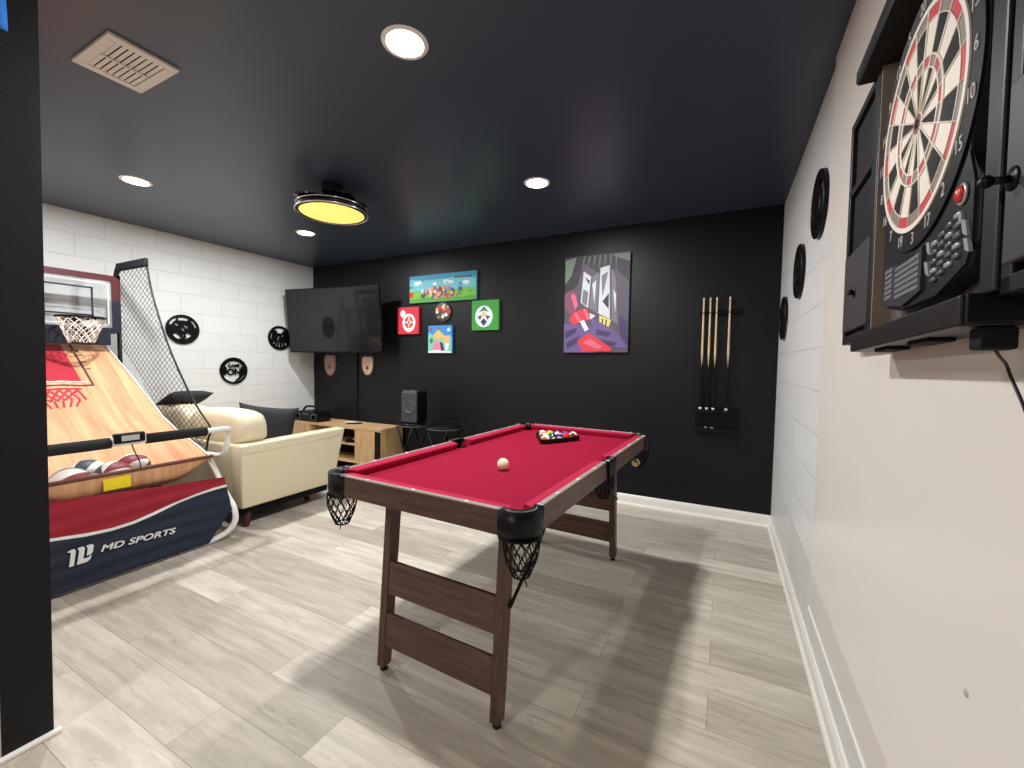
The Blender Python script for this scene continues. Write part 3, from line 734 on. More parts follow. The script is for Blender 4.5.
def b_half(z): return 0.495 + 0.042 * max(0, min(1, (0.437 - z) / 0.23)) if z > 0.2 else 0.537 - 0.147 * (0.2 - z) / 0.18
def banner_part(zlo, zhi, m, name, parent, nv=14):
    mb = MB()
    def fn(a, c):
        y = YC + (a * 2 - 1) * 0.54
        z = zlo(y) + (zhi(y) - zlo(y)) * c
        h = b_half(max(0.02, z)); yy = YC + (a * 2 - 1) * h
        z = zlo(yy) + (zhi(yy) - zlo(yy)) * c
        return Vector((b_x(yy, z), yy, z))
    mb.quadgrid(fn, 70, nv, m); return mb.build(name, parent)
bt = [(lambda y: 0.018, lambda y: curve1(stripe_tab, y) - 0.009, M_NAVY, 'banner_cloth', None)]
ban = banner_part(lambda y: 0.018, lambda y: curve1(stripe_tab, y) - 0.009, M_NAVY, 'front_banner', arc, 40)
ban.data.transform(arc.matrix_basis.inverted()); ban['label'] = 'navy lower banner'
for zl, zh, m, nm, lb in ((lambda y: curve1(stripe_tab, y) - 0.009, lambda y: curve1(stripe_tab, y) + 0.007, M_STRIPE, 'banner_stripe', 'curved silver stripe'),
                          (lambda y: curve1(stripe_tab, y) + 0.007, b_top, M_MAROON, 'upper_banner', 'maroon upper banner')):
    q = banner_part(zl, zh, m, nm, ban, 4 if nm == 'banner_stripe' else 26); q.data.transform(arc.matrix_basis.inverted()); q['label'] = lb
# lettering and logo printed on the banner (viewed from +x: text runs along +y)
TX = Matrix.Translation((-3.343, 0, 0)) @ Matrix.Rotation(PI / 2, 4, 'Z') @ FRONT
mb = MB()
def slanted(txt, y0, y1, z0, z1, h):
    Mt = TX @ Matrix.Translation(((y0 + y1) / 2, (z0 + z1) / 2, 0)) @ Matrix.Rotation(math.atan2(z1 - z0, y1 - y0), 4, 'Z')
    text_mesh(mb, txt, M_STRIPE, h, Mt, 0.0006, 0.22, 'CENTER', 1.38, 0.0011)
slanted('MD SPORTS', -2.758, -2.394, 0.195, 0.173, 0.0475)
lo_ = mb.build('banner_lettering', ban, label='white lettering MD SPORTS'); lo_.data.transform(arc.matrix_basis.inverted())
mb = MB()
def strokes(pts, w):   # broad slanted pen strokes for the monogram
    for poly in pts: mb.prism(poly, -0.0006, 0.0006, M_STRIPE, 'Z', TX @ Matrix.Translation((-2.825, 0.190, 0)) @ Matrix.Diagonal((w, w, 1, 1)))
strokes([[(-0.056, 0.042), (-0.036, 0.050), (-0.024, 0.048), (-0.020, 0.034), (-0.030, -0.046), (-0.050, -0.046), (-0.040, 0.030), (-0.044, 0.036)],
         [(-0.012, 0.050), (0.010, 0.050), (0.018, 0.040), (0.010, -0.022), (0.030, -0.022), (0.046, -0.012), (0.040, -0.034), (0.024, -0.046), (-0.018, -0.046), (-0.006, 0.028), (-0.010, 0.036)],
         [(0.024, 0.050), (0.048, 0.050), (0.056, 0.040), (0.051, 0.004), (0.042, -0.008), (0.024, -0.010), (0.030, 0.030)]], 0.92)
lg = mb.build('banner_emblem', ban, label='white slanted monogram emblem'); lg.data.transform(arc.matrix_basis.inverted())
# hanging yellow tag
mb = MB(); My = mat('yellow_card', rgb(242, 214, 26), 0.5, var=0.02)
mb.box((-3.388, -2.712, 0.495), (-3.386, -2.592, 0.562), My); tg = mb.build('warning_tag', arc, world=True, label='yellow hang tag')
# back board
BX = -4.875
mb = MB(); mb.box((BX - 0.004, -3.09, 1.46), (BX + 0.004, -2.11, 1.87), M_CLEAR); pane = mb.build('backboard_pane', arc, world=True, label='clear backboard pane')
def frame_bar(y0, z0, y1, z1, m, mb): mb.box((BX - 0.012, y0, z0), (BX + 0.012, y1, z1), m, 0.006)
mb = MB(); yl, yr = -3.125, -2.075
def rr_frame(y0, y1, z0, z1, w, rad):
    def loop(y0, y1, z0, z1, r):
        o = []
        for cy, cz, a in ((y1 - r, z1 - r, 0), (y0 + r, z1 - r, PI / 2), (y0 + r, z0 + r, PI), (y1 - r, z0 + r, 1.5 * PI)):
            for k in range(7): t = a + PI / 2 * k / 6; o.append((cy + r * math.cos(t), cz + r * math.sin(t)))
        return o
    return loop(y0, y1, z0, z1, rad), loop(y0 + w, y1 - w, z0 + w, z1 - w, max(0.004, rad - w * 0.7))
A, B_ = rr_frame(yl, yr, 1.43, 1.905, 0.048, 0.05)
n = len(A); rg = []
for P, x in ((A, BX - 0.012), (A, BX + 0.012), (B_, BX + 0.012), (B_, BX - 0.012)): rg.append([mb.bm.verts.new((x, p[0], p[1])) for p in P])
ir, inv = mb.mi(M_BORDERRED), mb.mi(M_BORDERNAVY)
for a in range(4):
    P, Q = rg[a], rg[(a + 1) % 4]
    for k in range(n):
        mb.bm.faces.new((P[k], P[(k + 1) % n], Q[(k + 1) % n], Q[k]))
bmesh.ops.bisect_plane(mb.bm, geom=mb.bm.verts[:] + mb.bm.edges[:] + mb.bm.faces[:], plane_co=(0, 0, 1.70), plane_no=(0, 0, 1))
for f_ in mb.bm.faces: f_.material_index = ir if f_.calc_center_median().z > 1.70 else inv
mb.build('backboard_frame', arc, world=True, label='maroon and navy backboard border')
mb = MB(); mb.box((BX - 0.010, -3.06, 1.335), (BX + 0.010, -2.14, 1.44), M_BORDERNAVY, 0.004); mb.build('backboard_skirt', arc, world=True, label='navy board under the backboard')
mb = MB()
def rect_lines(y0, y1, z0, z1, w, m):
    for lo, hi in (((y0, z0), (y1, z0 + w)), ((y0, z1 - w), (y1, z1)), ((y0, z0), (y0 + w, z1)), ((y1 - w, z0), (y1, z1))): mb.box((BX + 0.0045, *lo), (BX + 0.0065, *hi), m)
rect_lines(-3.055, -2.145, 1.495, 1.84, 0.007, M_STRIPE); rect_lines(-2.96, -2.24, 1.565, 1.795, 0.013, M_BORDERNAVY)
q = mb.build('target_lines', pane, label='printed white and navy target lines'); q.data.transform(arc.matrix_basis.inverted())
M_NETW = mat('white_cord', rgb(226, 218, 208), 0.8, var=0.05)
for hy in (-2.37, -2.83):
    mb = MB(); hc = Vector((-4.695, hy, 1.535)); hr = 0.133
    mb.tube([(hc.x + hr * math.cos(2 * PI * k / 36), hc.y + hr * math.sin(2 * PI * k / 36), hc.z) for k in range(36)], 0.0085, M_BLACK, 8, True)
    mb.box((BX, hy - 0.05, 1.50), (BX + 0.05, hy + 0.05, 1.55), M_BLACK, 0.006)
    for s in (-1, 1): mb.tube([(BX + 0.03, hy + s * 0.035, 1.525), (hc.x - hr * 0.75, hy + s * hr * 0.62, 1.533)], 0.007, M_BLACK, 6)
    ho = mb.build('hoop', arc, world=True, label='black basketball hoop')
    mb = MB()
    def NP(a, s):
        rad = hr * (1 - 0.50 * s ** 0.8 + 0.06 * math.sin(PI * s)) * (1 + 0.07 * noise.noise((a * 1.7, s * 3, hy)))
        return (hc.x + rad * math.cos(a), hc.y + rad * math.sin(a), hc.z - 0.185 * s - 0.02 * s * noise.noise((a, s, 3.0)))
    for k in range(11):
        for sg in (-1, 1): mb.tube([NP(2 * PI * k / 11 + sg * i / 9 * 1.35, i / 9) for i in range(10)], 0.0042, M_NETW, 5, cap=False)
    nn_ = mb.build('hoop_net', ho, label='white cord net'); nn_.data.transform(arc.matrix_basis.inverted())
# side nets hung from the top arms
front_edge = [(-4.473, 1.985), (-4.407, 1.771), (-4.309, 1.572), (-4.199, 1.376), (-4.062, 1.186), (-3.876, 0.966), (-3.748, 0.848), (-3.623, 0.741)]
for s in (1, -1):
    Yp = YC + s * 0.553
    mb = MB(); mb.box((-4.97, Yp - 0.014, 1.962), (-4.468, Yp + 0.014, 2.03), M_FOAM, 0.010)
    mb.tube(smooth_path([(-4.955, Yp, 2.0), (-4.985, Yp, 1.96), (-4.98, Yp - s * 0.01, 1.90)], 5), 0.018, M_FOAM, 10); mb.build('net_arm', arc, world=True, label='black padded net arm')
    mb = MB(); mb.tube(smooth_path([(x, Yp, z) for x, z in front_edge] + [(-3.655, Yp, 0.66), (-3.685, Yp, 0.575)], 5), 0.007, M_BLACK, 8); rod = mb.build('net_rod', arc, world=True, label='black bowed net rod')
    poly = front_edge + [(-3.68, 0.575), (-4.008, 0.675), (-4.223, 0.765), (-4.40, 0.905), (-4.663, 1.115), (-4.95, 1.325), (-4.95, 1.965)]
    def inside(x, z):
        c = False; j = len(poly) - 1
        for i in range(len(poly)):
            (xi, zi), (xj, zj) = poly[i], poly[j]
            if (zi > z) != (zj > z) and x < (xj - xi) * (z - zi) / (zj - zi) + xi: c = not c
            j = i
        return c
    mb = MB(); sp_ = 0.040
    def bulge(x, z): return Yp + 0.012 * math.sin(2.5 * x + 3 * z)
    for fam in ((0.80, 0.60), (-0.80, 0.60)):
        dx, dz = fam
        L_ = math.hypot(dx, dz); dx /= L_; dz /= L_; nx, nz = -dz, dx
        cx, cz = -4.45, 1.3
        for k in range(-34, 35):
            ox, oz = cx + nx * k * sp_, cz + nz * k * sp_; run = []
            for i in range(-60, 61):
                x, z = ox + dx * i * 0.02, oz + dz * i * 0.02
                if inside(x, z): run.append((x, bulge(x, z), z))
                else:
                    if len(run) > 1: mb.tube([run[0]] + run[3:-1:4] + [run[-1]], 0.0017, M_BLACKMATTE, 3, cap=False)
                    run = []
            if len(run) > 1: mb.tube([run[0]] + run[3:-1:4] + [run[-1]], 0.0017, M_BLACKMATTE, 3, cap=False)
    mb.build('side_net', arc, world=True, label='black diamond mesh side net')
# small basketballs waiting in the ramp
BALLS = [((-3.515, -2.806, 0.5405), 'mini basketball at the left end of the ramp, beside the black wall end'), ((-3.515, -2.622, 0.5405), 'navy and white mini basketball in the middle of the ramp front'),
         ((-3.672, -2.475, 0.5395), 'mini basketball farthest right in the ramp, beside the counter wire'), ((-3.690, -2.678, 0.5395), 'mini basketball tucked behind the front pair')]
M_BB = [mat('ball_maroon', rgb(132, 34, 46), 0.5, var=0.05), mat('ball_white', rgb(226, 222, 214), 0.5, var=0.03), mat('ball_slate', rgb(62, 72, 86), 0.5, var=0.05), mat('ball_white', rgb(226, 222, 214), 0.5)]
for k, (pos, lab) in enumerate(BALLS):
    mb = MB(); mb.sphere((0, 0, 0), 0.0905, M_BB[1], 32, 20)
    ids = [mb.mi(m) for m in M_BB]
    for fc in mb.bm.faces:
        d = fc.calc_center_median().normalized()
        sector = int((math.atan2(d.y, d.x) + PI) / (2 * PI) * 8) % 4
        band = sector if abs(d.z) < 0.75 else sector
        fc.material_index = ids[band]
    o = mb.build('basketball')
    sm = M_BLACK
    tag(o, lab, 'basketball', 'mini basketballs in the arcade ramp'); o.location = pos
    o.rotation_euler = [(0.9, 0.5, 2.5), (1.1, -0.5, 0.9), (0.4, 1.0, 1.7), (1.3, 0.3, 3.8)][k]
    mb = MB()
    for tt in range(4):
        a = tt * PI / 4; mb.tube([(0.0905 * math.cos(2 * PI * i / 40) * math.cos(a), 0.0905 * math.cos(2 * PI * i / 40) * math.sin(a), 0.0905 * math.sin(2 * PI * i / 40)) for i in range(40)], 0.0011, M_BLACK, 4, True)
    mb.build('seam_lines', o, label='thin dark seams')

# ================================================================== SOFA (faces the black wall, back to the camera)
SX0, SX1, SY0, SY1 = -5.02, -3.42, -1.955, -1.03
sofa = thing('sofa', 'cream leatherette two-seat sofa with its back to the arcade game', 'sofa', ((SX0 + SX1) / 2, (SY0 + SY1) / 2, 0))
def slab(mb, pts_lo, pts_hi, m, bevel=0.02):
    vs = [mb.bm.verts.new(p) for p in pts_lo + pts_hi]; i0 = mb.mi(m)
    n = len(pts_lo)
    fs = [mb.bm.faces.new(vs[:n][::-1]), mb.bm.faces.new(vs[n:])] + [mb.bm.faces.new((vs[k], vs[(k + 1) % n], vs[n + (k + 1) % n], vs[n + k])) for k in range(n)]
    r_ = bmesh.ops.bevel(mb.bm, geom=list({e for f_ in fs for e in f_.edges}), offset=bevel, segments=3, affect='EDGES', profile=0.5)
    for f_ in mb.bm.faces: f_.material_index = i0; f_.smooth = True
for sx in (1, -1):      # arms: long flat panels, front edge raked
    xo = SX1 if sx > 0 else SX0; xi = xo - sx * 0.125
    mb = MB(); z0 = 0.150
    side = lambda x, ins: [(x, SY0, z0), (x, SY1 - 0.13, z0), (x, SY1, 0.628), (x, SY0, 0.612)]
    slab(mb, side(xo, 0), side(xi, 0), M_CREAM, 0.016); arm = mb.build('arm', sofa, world=True)
    mb = MB(); e_ = xo + sx * 0.0005
    mb.tube([(e_, SY0 + 0.01, 0.548), (e_, SY1 - 0.035, 0.566)], 0.0032, M_CREAM, 6); pp = mb.build('seam_piping', arm); pp.data.transform(sofa.matrix_basis.inverted())
mb = MB(); mb.box((SX0 + 0.122, SY0 + 0.004, 0.152), (SX1 - 0.122, SY0 + 0.16, 0.612), M_CREAM, 0.018); mb.build('back_frame', sofa, world=True)
mb = MB(); mb.box((SX0 + 0.04, SY0 + 0.03, 0.085), (SX1 - 0.045, SY1 - 0.16, 0.158), M_BLACKMATTE, 0.01); mb.build('under_sofa_shade', sofa, world=True, label='black box added as shade under the sofa')  # black box added to deepen the shade beneath the sofa
mb = MB(); mb.box((SX0 + 0.122, SY0 + 0.15, 0.155), (SX1 - 0.122, SY1 - 0.10, 0.30), M_CREAM, 0.015); mb.build('seat_base', sofa, world=True)
xm = (SX0 + SX1) / 2
for a, c in ((SX0 + 0.13, xm - 0.002), (xm + 0.002, SX1 - 0.13)):
    mb = MB(); mb.cushion((a, SY0 + 0.29, 0.295), (c, SY1 - 0.04, 0.445), M_CREAM, 8, 0.4); mb.build('seat_cushion', sofa, world=True)
for a, c in ((SX0 + 0.06, xm - 0.004), (xm + 0.004, SX1 - 0.065)):
    mb = MB(); mb.cushion((a, SY0 + 0.015, 0.455), (c, SY0 + 0.29, 0.848), M_CREAM, 12, 0.9, edge=3.6)
    for v in mb.bm.verts:      # cushion narrows where it sits between the arms, leans back a little
        if v.co.z < 0.64: v.co.x += (((SX0 + 0.13 if a < xm - 0.3 else a) - a) if v.co.x < (a + c) / 2 else ((SX1 - 0.13 if c > xm + 0.3 else c) - c)) * min(1, (0.64 - v.co.z) / 0.04)
    mb.build('back_cushion', sofa, world=True)
for lx, sx in ((SX0 + 0.13, -1), (SX1 - 0.085, 1)):
    for ly, sy in ((SY0 + 0.085, -1), (SY1 - 0.22, 1)):
        if sy > 0: lx -= sx * 0.14; ly -= 0.06
        mb = MB(); mb.tube([(lx, ly, 0.158), (lx + sx * 0.012, ly + sy * 0.012, 0.08), (lx + sx * 0.03, ly + sy * 0.030, 0.0)], [0.036, 0.031, 0.021], M_LEGBROWN, 16); mb.build('leg', sofa, world=True)
def pillow(label, M, w, h, d):
    mb = MB(); n = 22
    for sgn in (1, -1):
        def fn(a, c, sgn=sgn):
            x, z = a * 2 - 1, c * 2 - 1
            k = max(0, (1 - x ** 4) * (1 - z ** 4)) ** 0.55
            ear = 1 + 0.07 * (abs(x) ** 5) * (abs(z) ** 5) - 0.05 * (1 - x * x) * abs(z) ** 3 - 0.05 * (1 - z * z) * abs(x) ** 3
            wr = 0.05 * noise.noise((x * 2.3, z * 2.3, sgn * 1.7 + w))
            return Vector((x * w / 2 * ear, sgn * d / 2 * k * (1 + wr), z * h / 2 * ear))
        mb.quadgrid(fn, n, n, M_PILLOW)
    bmesh.ops.remove_doubles(mb.bm, verts=mb.bm.verts[:], dist=0.0008)
    o = mb.build('throw_pillow'); tag(o, label, 'cushion'); o.matrix_basis = M; return o
pillow('black throw pillow on the right seat of the sofa, against the arm', Matrix.Translation((-3.945, -1.435, 0.625)) @ Euler((math.radians(-10), math.radians(7), 0.80)).to_matrix().to_4x4(), 0.45, 0.40, 0.13)
pillow('black throw pillow resting on the left sofa back, seen through the arcade side net', Matrix.Translation((-4.56, -1.765, 0.885)) @ Euler((math.radians(72), math.radians(0), PI / 2 - 0.1)).to_matrix().to_4x4(), 0.31, 0.30, 0.10)

# ================================================================== TV CONSOLE and what stands on it
CX0, CX1, CY0, CT = -5.09, -3.625, -0.385, 0.50
con = thing('tv_console', 'low light-oak console against the black wall with an open middle shelf', 'tv console', ((CX0 + CX1) / 2, CY0 / 2, 0))
P_ = lambda lo, hi, m, nm, par=con, lab=None, bv=0.003: (lambda mb: (mb.box(lo, hi, m, bv), mb.build(nm, par, world=True, label=lab))[1])(MB())
P_((CX0, CY0, CT - 0.030), (CX1, -0.03, CT), M_OAKX, 'top_board')
P_((CX0 + 0.004, CY0 + 0.02, 0.085), (CX1 - 0.004, -0.04, 0.105), M_OAKX, 'bottom_board')
P_((CX0 + 0.004, CY0 + 0.015, 0.10), (CX0 + 0.024, -0.04, CT - 0.03), M_OAK, 'side_panel')
P_((CX1 - 0.022, CY0 + 0.004, 0.085), (CX1, -0.035, CT - 0.03), M_OAK, 'side_panel')
P_((-4.76, CY0 + 0.015, 0.10), (-4.742, -0.04, CT - 0.03), M_OAK, 'divider'); P_((-4.03, CY0 + 0.015, 0.10), (-4.012, -0.04, CT - 0.03), M_OAK, 'divider')
P_((-4.742, CY0 + 0.03, 0.28), (-4.03, -0.05, 0.298), M_OAKX, 'shelf_board')
P_((-4.742, -0.055, 0.10), (-4.03, -0.045, CT - 0.03), M_BLACKMATTE, 'back_panel', con, 'dark back panel')
for a, c in ((CX0 + 0.006, -4.752), (-4.012, -3.715)):
    d = P_((a, CY0, 0.092), (c, CY0 + 0.018, CT - 0.033), M_OAK, 'door')
P_((-3.713, CY0 + 0.002, 0.092), (CX1 - 0.002, CY0 + 0.022, CT - 0.033), M_BLACKMATTE, 'corner_strip', con, 'black strip beside the right door', 0.002)
for x in (CX0 + 0.08, -4.35, CX1 - 0.08):
    P_((x - 0.02, CY0 + 0.05, 0.0), (x + 0.02, -0.08, 0.088), M_BLACKMATTE, 'foot', con, 'black foot')
# carrying case / radio with a handle
t = thing('portable_stereo', 'black portable stereo with a carry handle on the left end of the console', 'stereo', (-4.845, -0.285, CT + 0.0005))
mb = MB(); prof = [(-0.215, 0.0), (0.215, 0.0), (0.23, 0.03), (0.23, 0.085), (0.20, 0.115), (0.09, 0.125), (-0.11, 0.125), (-0.20, 0.105), (-0.23, 0.075), (-0.23, 0.03)]
mb.prism(prof, -0.09, 0.09, M_BLACK, 'Y'); bmesh.ops.bevel(mb.bm, geom=mb.bm.edges[:], offset=0.008, segments=2, affect='EDGES'); mb.build('body', t)
mb = MB(); mb.tube(smooth_path([(-0.17, 0, 0.105), (-0.12, 0, 0.152), (-0.06, 0, 0.172), (0.07, 0, 0.172), (0.12, 0, 0.15), (0.16, 0, 0.115)], 5), 0.013, M_BLACK, 10); mb.build('carry_handle', t)
for s in (-1, 1):
    mb = MB(); mb.lathe([(0.0, 0.0), (0.03, 0.0), (0.045, 0.006), (0.05, 0.002), (0.05, 0.0)], M_DARKGREY, 24, Matrix.Translation((s * 0.14, -0.09, 0.055)) @ Matrix.Rotation(PI / 2, 4, 'X')); mb.build('speaker_cone', t)
mb = MB(); mb.box((-0.06, -0.094, 0.075), (0.06, -0.088, 0.105), M_DARKGREY, 0.003); mb.build('tuner_panel', t)
mb = MB(); mb.box((-0.024, -0.085, 0), (0.024, 0.085, 0.012), M_BLACK, 0.005)
o = mb.build('remote_control'); put(o, (-4.20, -0.215, CT + 0.0005), -0.9); tag(o, 'slim black remote control on top of the console', 'remote control')
mb = MB(); mb.box((-0.075, -0.045, 0), (0.075, 0.045, 0.006), M_WHITE, 0.002)
o = mb.build('folded_paper'); put(o, (-4.335, -0.145, CT + 0.0005), 0.25); tag(o, 'small white folded paper beside the remote on the console', 'paper')
mb = MB(); Mg = mat('pale_blue_plastic', rgb(172, 190, 216), 0.4, var=0.04)
t = thing('game_controller', 'black and pale blue game controller on the open shelf of the console', 'game controller', (-4.115, -0.27, 0.2985))
mb = MB(); mb.cushion((-0.075, -0.035, 0.0), (0.075, 0.035, 0.04), M_BLACK, 6, 0.8)
for s in (-1, 1): mb.tube(smooth_path([(s * 0.05, 0.0, 0.022), (s * 0.075, -0.04, 0.02), (s * 0.08, -0.08, 0.018)], 4), [0.021] * 8 + [0.016], M_BLACK, 10)
mb.build('body', t)
mb = MB(); mb.cushion((-0.045, -0.028, 0.03), (0.045, 0.03, 0.046), Mg, 5, 0.6); mb.build('face_plate', t, label='pale blue face plate')
for s in (-1, 1):
    mb = MB(); mb.lathe([(0, 0.058), (0.010, 0.056), (0.010, 0.052), (0.005, 0.05), (0.005, 0.036)], M_BLACK, 14, Matrix.Translation((s * 0.03, -0.018, 0))); mb.build('thumb_stick', t)

# ================================================================== WALL TELEVISION on a swing arm
TWd, THt = 1.30, 0.744
TM = Matrix.Translation((-4.39, -0.36, 1.698)) @ Matrix.Rotation(0.159, 4, 'Z') @ Matrix.Rotation(0.097, 4, 'X')
tv = thing('television', 'large wall-mounted television, switched off, angled in the corner', 'television', TM)
mb = MB(); mb.box((-TWd / 2, 0.0, -THt / 2), (TWd / 2, 0.028, THt / 2), M_BLACK, 0.006); mb.box((-0.42, 0.026, -0.30), (0.42, 0.062, 0.16), M_BLACK, 0.02); mb.build('cabinet', tv)
mb = MB(); mb.box((-TWd / 2 + 0.010, -0.0015, -THt / 2 + 0.018), (TWd / 2 - 0.010, 0.001, THt / 2 - 0.010), M_SCREEN); mb.build('screen', tv)
mb = MB(); iv = TM.inverted()
mb.box((-0.16, 0.06, -0.16), (0.16, 0.075, 0.16), M_BLACKMATTE, 0.004)
wp = iv @ Vector((-4.25, -0.012, 1.66)); md_ = iv @ Vector((-4.52, -0.17, 1.66))
for dz in (0.045, -0.045): mb.tube([(0, 0.07, dz), md_ + Vector((0, 0, dz)), wp + Vector((0, 0, dz))], 0.018, M_BLACKMATTE, 8)
mb.build('swing_arm_mount', tv)
mb = MB(); mb.box((-4.39, -0.024, 1.50), (-4.11, -0.002, 1.82), M_BLACKMATTE, 0.004); wpn = mb.build('wall_plate', tv); wpn.data.transform(iv)
mb = MB(); mb.tube(smooth_path([(-4.372, -0.0075, 1.36), (-4.371, -0.0075, 1.2), (-4.378, -0.0075, 0.9), (-4.384, -0.0075, 0.55), (-4.386, -0.0075, 0.46)], 5), 0.009, M_BLACKMATTE, 8)
o = mb.build('television_cable'); tag(o, 'black cable running down the wall from the television to the console', 'cable')

# ================================================================== SPEAKER and two black stools
def stool(label, x, y, h, w):
    t = thing('folding_stool', label, 'stool', Matrix.Translation((x, y, 0)) @ Matrix.Rotation(-0.1, 4, 'Z'), 'black stools by the console')
    mb = MB(); mb.lathe([(0, h - 0.035), (w / 2 - 0.02, h - 0.035), (w / 2, h - 0.022), (w / 2, h - 0.008), (w / 2 - 0.012, h), (0, h)], M_BLACK, 36); mb.build('seat', t)
    mb = MB(); mb.tube([(w / 2 * math.cos(a), w / 2 * math.sin(a), h - 0.030) for a in [2 * PI * k / 40 for k in range(40)]], 0.007, M_DARKGREY, 6, True); mb.build('seat_ring', t)
    for s in (-1, 1):
        for c in (-1, 1):
            mb = MB(); mb.tube([(s * (w / 2 - 0.03), c * 0.11, h - 0.035), (-s * (w / 2 - 0.01), c * 0.125, 0.011)], 0.011, M_BLACK, 8); mb.build('leg', t)
    for s in (-1, 1):
        mb = MB(); mb.tube([(s * (w / 2 - 0.01), -0.135, 0.012), (s * (w / 2 - 0.01), 0.135, 0.012)], 0.012, M_BLACK, 8); mb.build('floor_bar', t)
    return t
stool('black folding stool under the speaker', -3.205, -0.36, 0.612, 0.28)
stool('empty black folding stool to the right of the speaker', -2.865, -0.28, 0.600, 0.34)
t = thing('loudspeaker', 'charcoal box speaker standing on a black stool by the wall', 'speaker', Matrix.Translation((-3.200, -0.345, 0.6125)) @ Matrix.Rotation(0.10, 4, 'Z'))
mb = MB(); mb.box((-0.098, -0.085, 0.0), (0.098, 0.105, 0.325), M_BLACK, 0.02, seg=4); mb.build('cabinet', t)
mb = MB(); mb.box((-0.092, -0.093, 0.008), (0.092, -0.083, 0.312), M_DARKGREY, 0.010, seg=3); mb.build('front_grille', t)
mb = MB(); mb.lathe([(0, 0.001), (0.03, -0.003), (0.055, 0.002), (0.060, 0.007), (0.066, 0.006), (0.067, 0.0)], mat('speaker_cone_grey', rgb(72, 74, 77), 0.5, var=0.05), 36, Matrix.Translation((0, -0.093, 0.165)) @ Matrix.Rotation(PI / 2, 4, 'X')); mb.build('woofer', t)
mb = MB(); mb.box((-0.085, -0.075, 0.323), (0.085, 0.0, 0.329), M_CHROME, 0.002); mb.build('top_control_strip', t, label='bright control strip on top')

# ================================================================== CANVASES on the black wall (plain generic artwork)
def M_(n, r, g, b_): return mat('ink_' + n, rgb(r, g, b_), 0.55, var=0.04, scale=25)
def canvas(label, x0, x1, z0, z1, ground, art, d=0.032):
    w, h = x1 - x0, z1 - z0
    t = thing('wall_canvas', label, 'picture', on_back((x0 + x1) / 2, (z0 + z1) / 2))
    mb = MB(); mb.box((-w / 2, -d, -h / 2), (w / 2, -0.001, h / 2), ground, 0.003); mb.build('stretched_canvas', t)
    mb = MB(); lay = [0]
    def shape(pts, m, unit=True):
        lay[0] += 1; y = -d - 0.0002 * lay[0]
        P = [((p[0] - 0.5) * w, (p[1] - 0.5) * h) for p in pts]
        mb.prism(P, y, y + 0.00025, m, 'Y')
    art(shape, w / h); mb.build('printed_artwork', t); return t
C = ell
def art_long(S_, ar):
    S_([(0, 0.42), (0.12, 0.46), (0.3, 0.40), (0.5, 0.45), (0.72, 0.41), (0.9, 0.46), (1, 0.43), (1, 0), (0, 0)], M_('meadow', 116, 190, 62))
    S_([(0, 0.13), (0.25, 0.18), (0.6, 0.10), (1, 0.16), (1, 0), (0, 0)], M_('grass', 78, 158, 48))
    S_([(0, 1), (0, 0.88), (0.3, 0.80), (0.7, 0.84), (1, 0.76), (1, 1)], M_('deep_sky', 40, 150, 190))
    for cx, cy, s in ((0.12, 0.72, 0.05), (0.18, 0.76, 0.04), (0.40, 0.66, 0.035), (0.58, 0.70, 0.05), (0.64, 0.68, 0.04), (0.86, 0.62, 0.05)): S_(C(cx, cy, s, s * ar * 0.55), M_('cloud', 226, 240, 244))
    S_([(0, 0.18), (0.06, 0.18), (0.06, 0.40), (0, 0.40)], M_('brick_red', 206, 44, 44))
    S_([(0.0, 0.56), (0.06, 0.56), (0.06, 0.60), (0.0, 0.60)], M_('umber', 92, 62, 40))
    for k in range(5): S_([(0.70 + 0.05 * k, 0.80), (0.735 + 0.05 * k, 0.80), (0.735 + 0.05 * k, 0.86), (0.70 + 0.05 * k, 0.86)], M_('umber', 92, 62, 40))
    rnd = random.Random(5); cols = [('brick_red', 206, 44, 44), ('sand', 236, 196, 150), ('pink', 232, 130, 160), ('umber', 92, 62, 40), ('cloud', 226, 240, 244), ('royal', 50, 80, 168), ('mustard', 232, 180, 60), ('rust', 176, 78, 44)]
    for k in range(64):   # a crowd of confetti dots and darts of colour
        cx = 0.5 + rnd.gauss(0, 0.15); cx = min(0.78, max(0.17, cx)); cy = 0.16 + 0.36 * rnd.random() * (1 - 0.8 * abs(cx - 0.5)); s = 0.011 + 0.014 * rnd.random(); c = cols[rnd.randrange(len(cols))]
        S_(C(cx, cy, s, s * ar * (0.8 + 0.7 * rnd.random()), 10), M_(*c))
    for cx, cy in ((0.19, 0.78), (0.78, 0.58), (0.92, 0.30), (0.58, 0.66)): S_([(cx, cy), (cx + 0.018, cy + 0.05), (cx + 0.03, cy - 0.03)], M_('umber', 92, 62, 40))
canvas('long landscape canvas of blue sky, green meadow and confetti colours', -3.531, -2.661, 1.889, 2.182, M_('sky', 112, 196, 216), art_long)
def art_red(S_, ar):
    wht = M_('cloud', 240, 238, 232); dk = M_('maroon', 120, 22, 36); sk = M_('sand', 236, 196, 150); rd = M_('red', 202, 34, 52)
    S_(C(0.54, 0.42, 0.30, 0.34, 30), wht); S_(C(0.26, 0.76, 0.12, 0.13), wht); S_(C(0.54, 0.44, 0.20, 0.23, 30), rd)
    S_([(0.54, 0.72), (0.62, 0.46), (0.54, 0.20), (0.46, 0.46)], sk); S_([(0.34, 0.44), (0.54, 0.50), (0.74, 0.44), (0.54, 0.38)], wht); S_(C(0.54, 0.44, 0.05, 0.05), dk); S_([(0.46, 0.12), (0.54, 0.22), (0.62, 0.12), (0.54, 0.06)], wht)
canvas('small red canvas with white rounded shapes, left of the group', -3.706, -3.401, 1.546, 1.849, M_('red', 202, 34, 52), art_red)
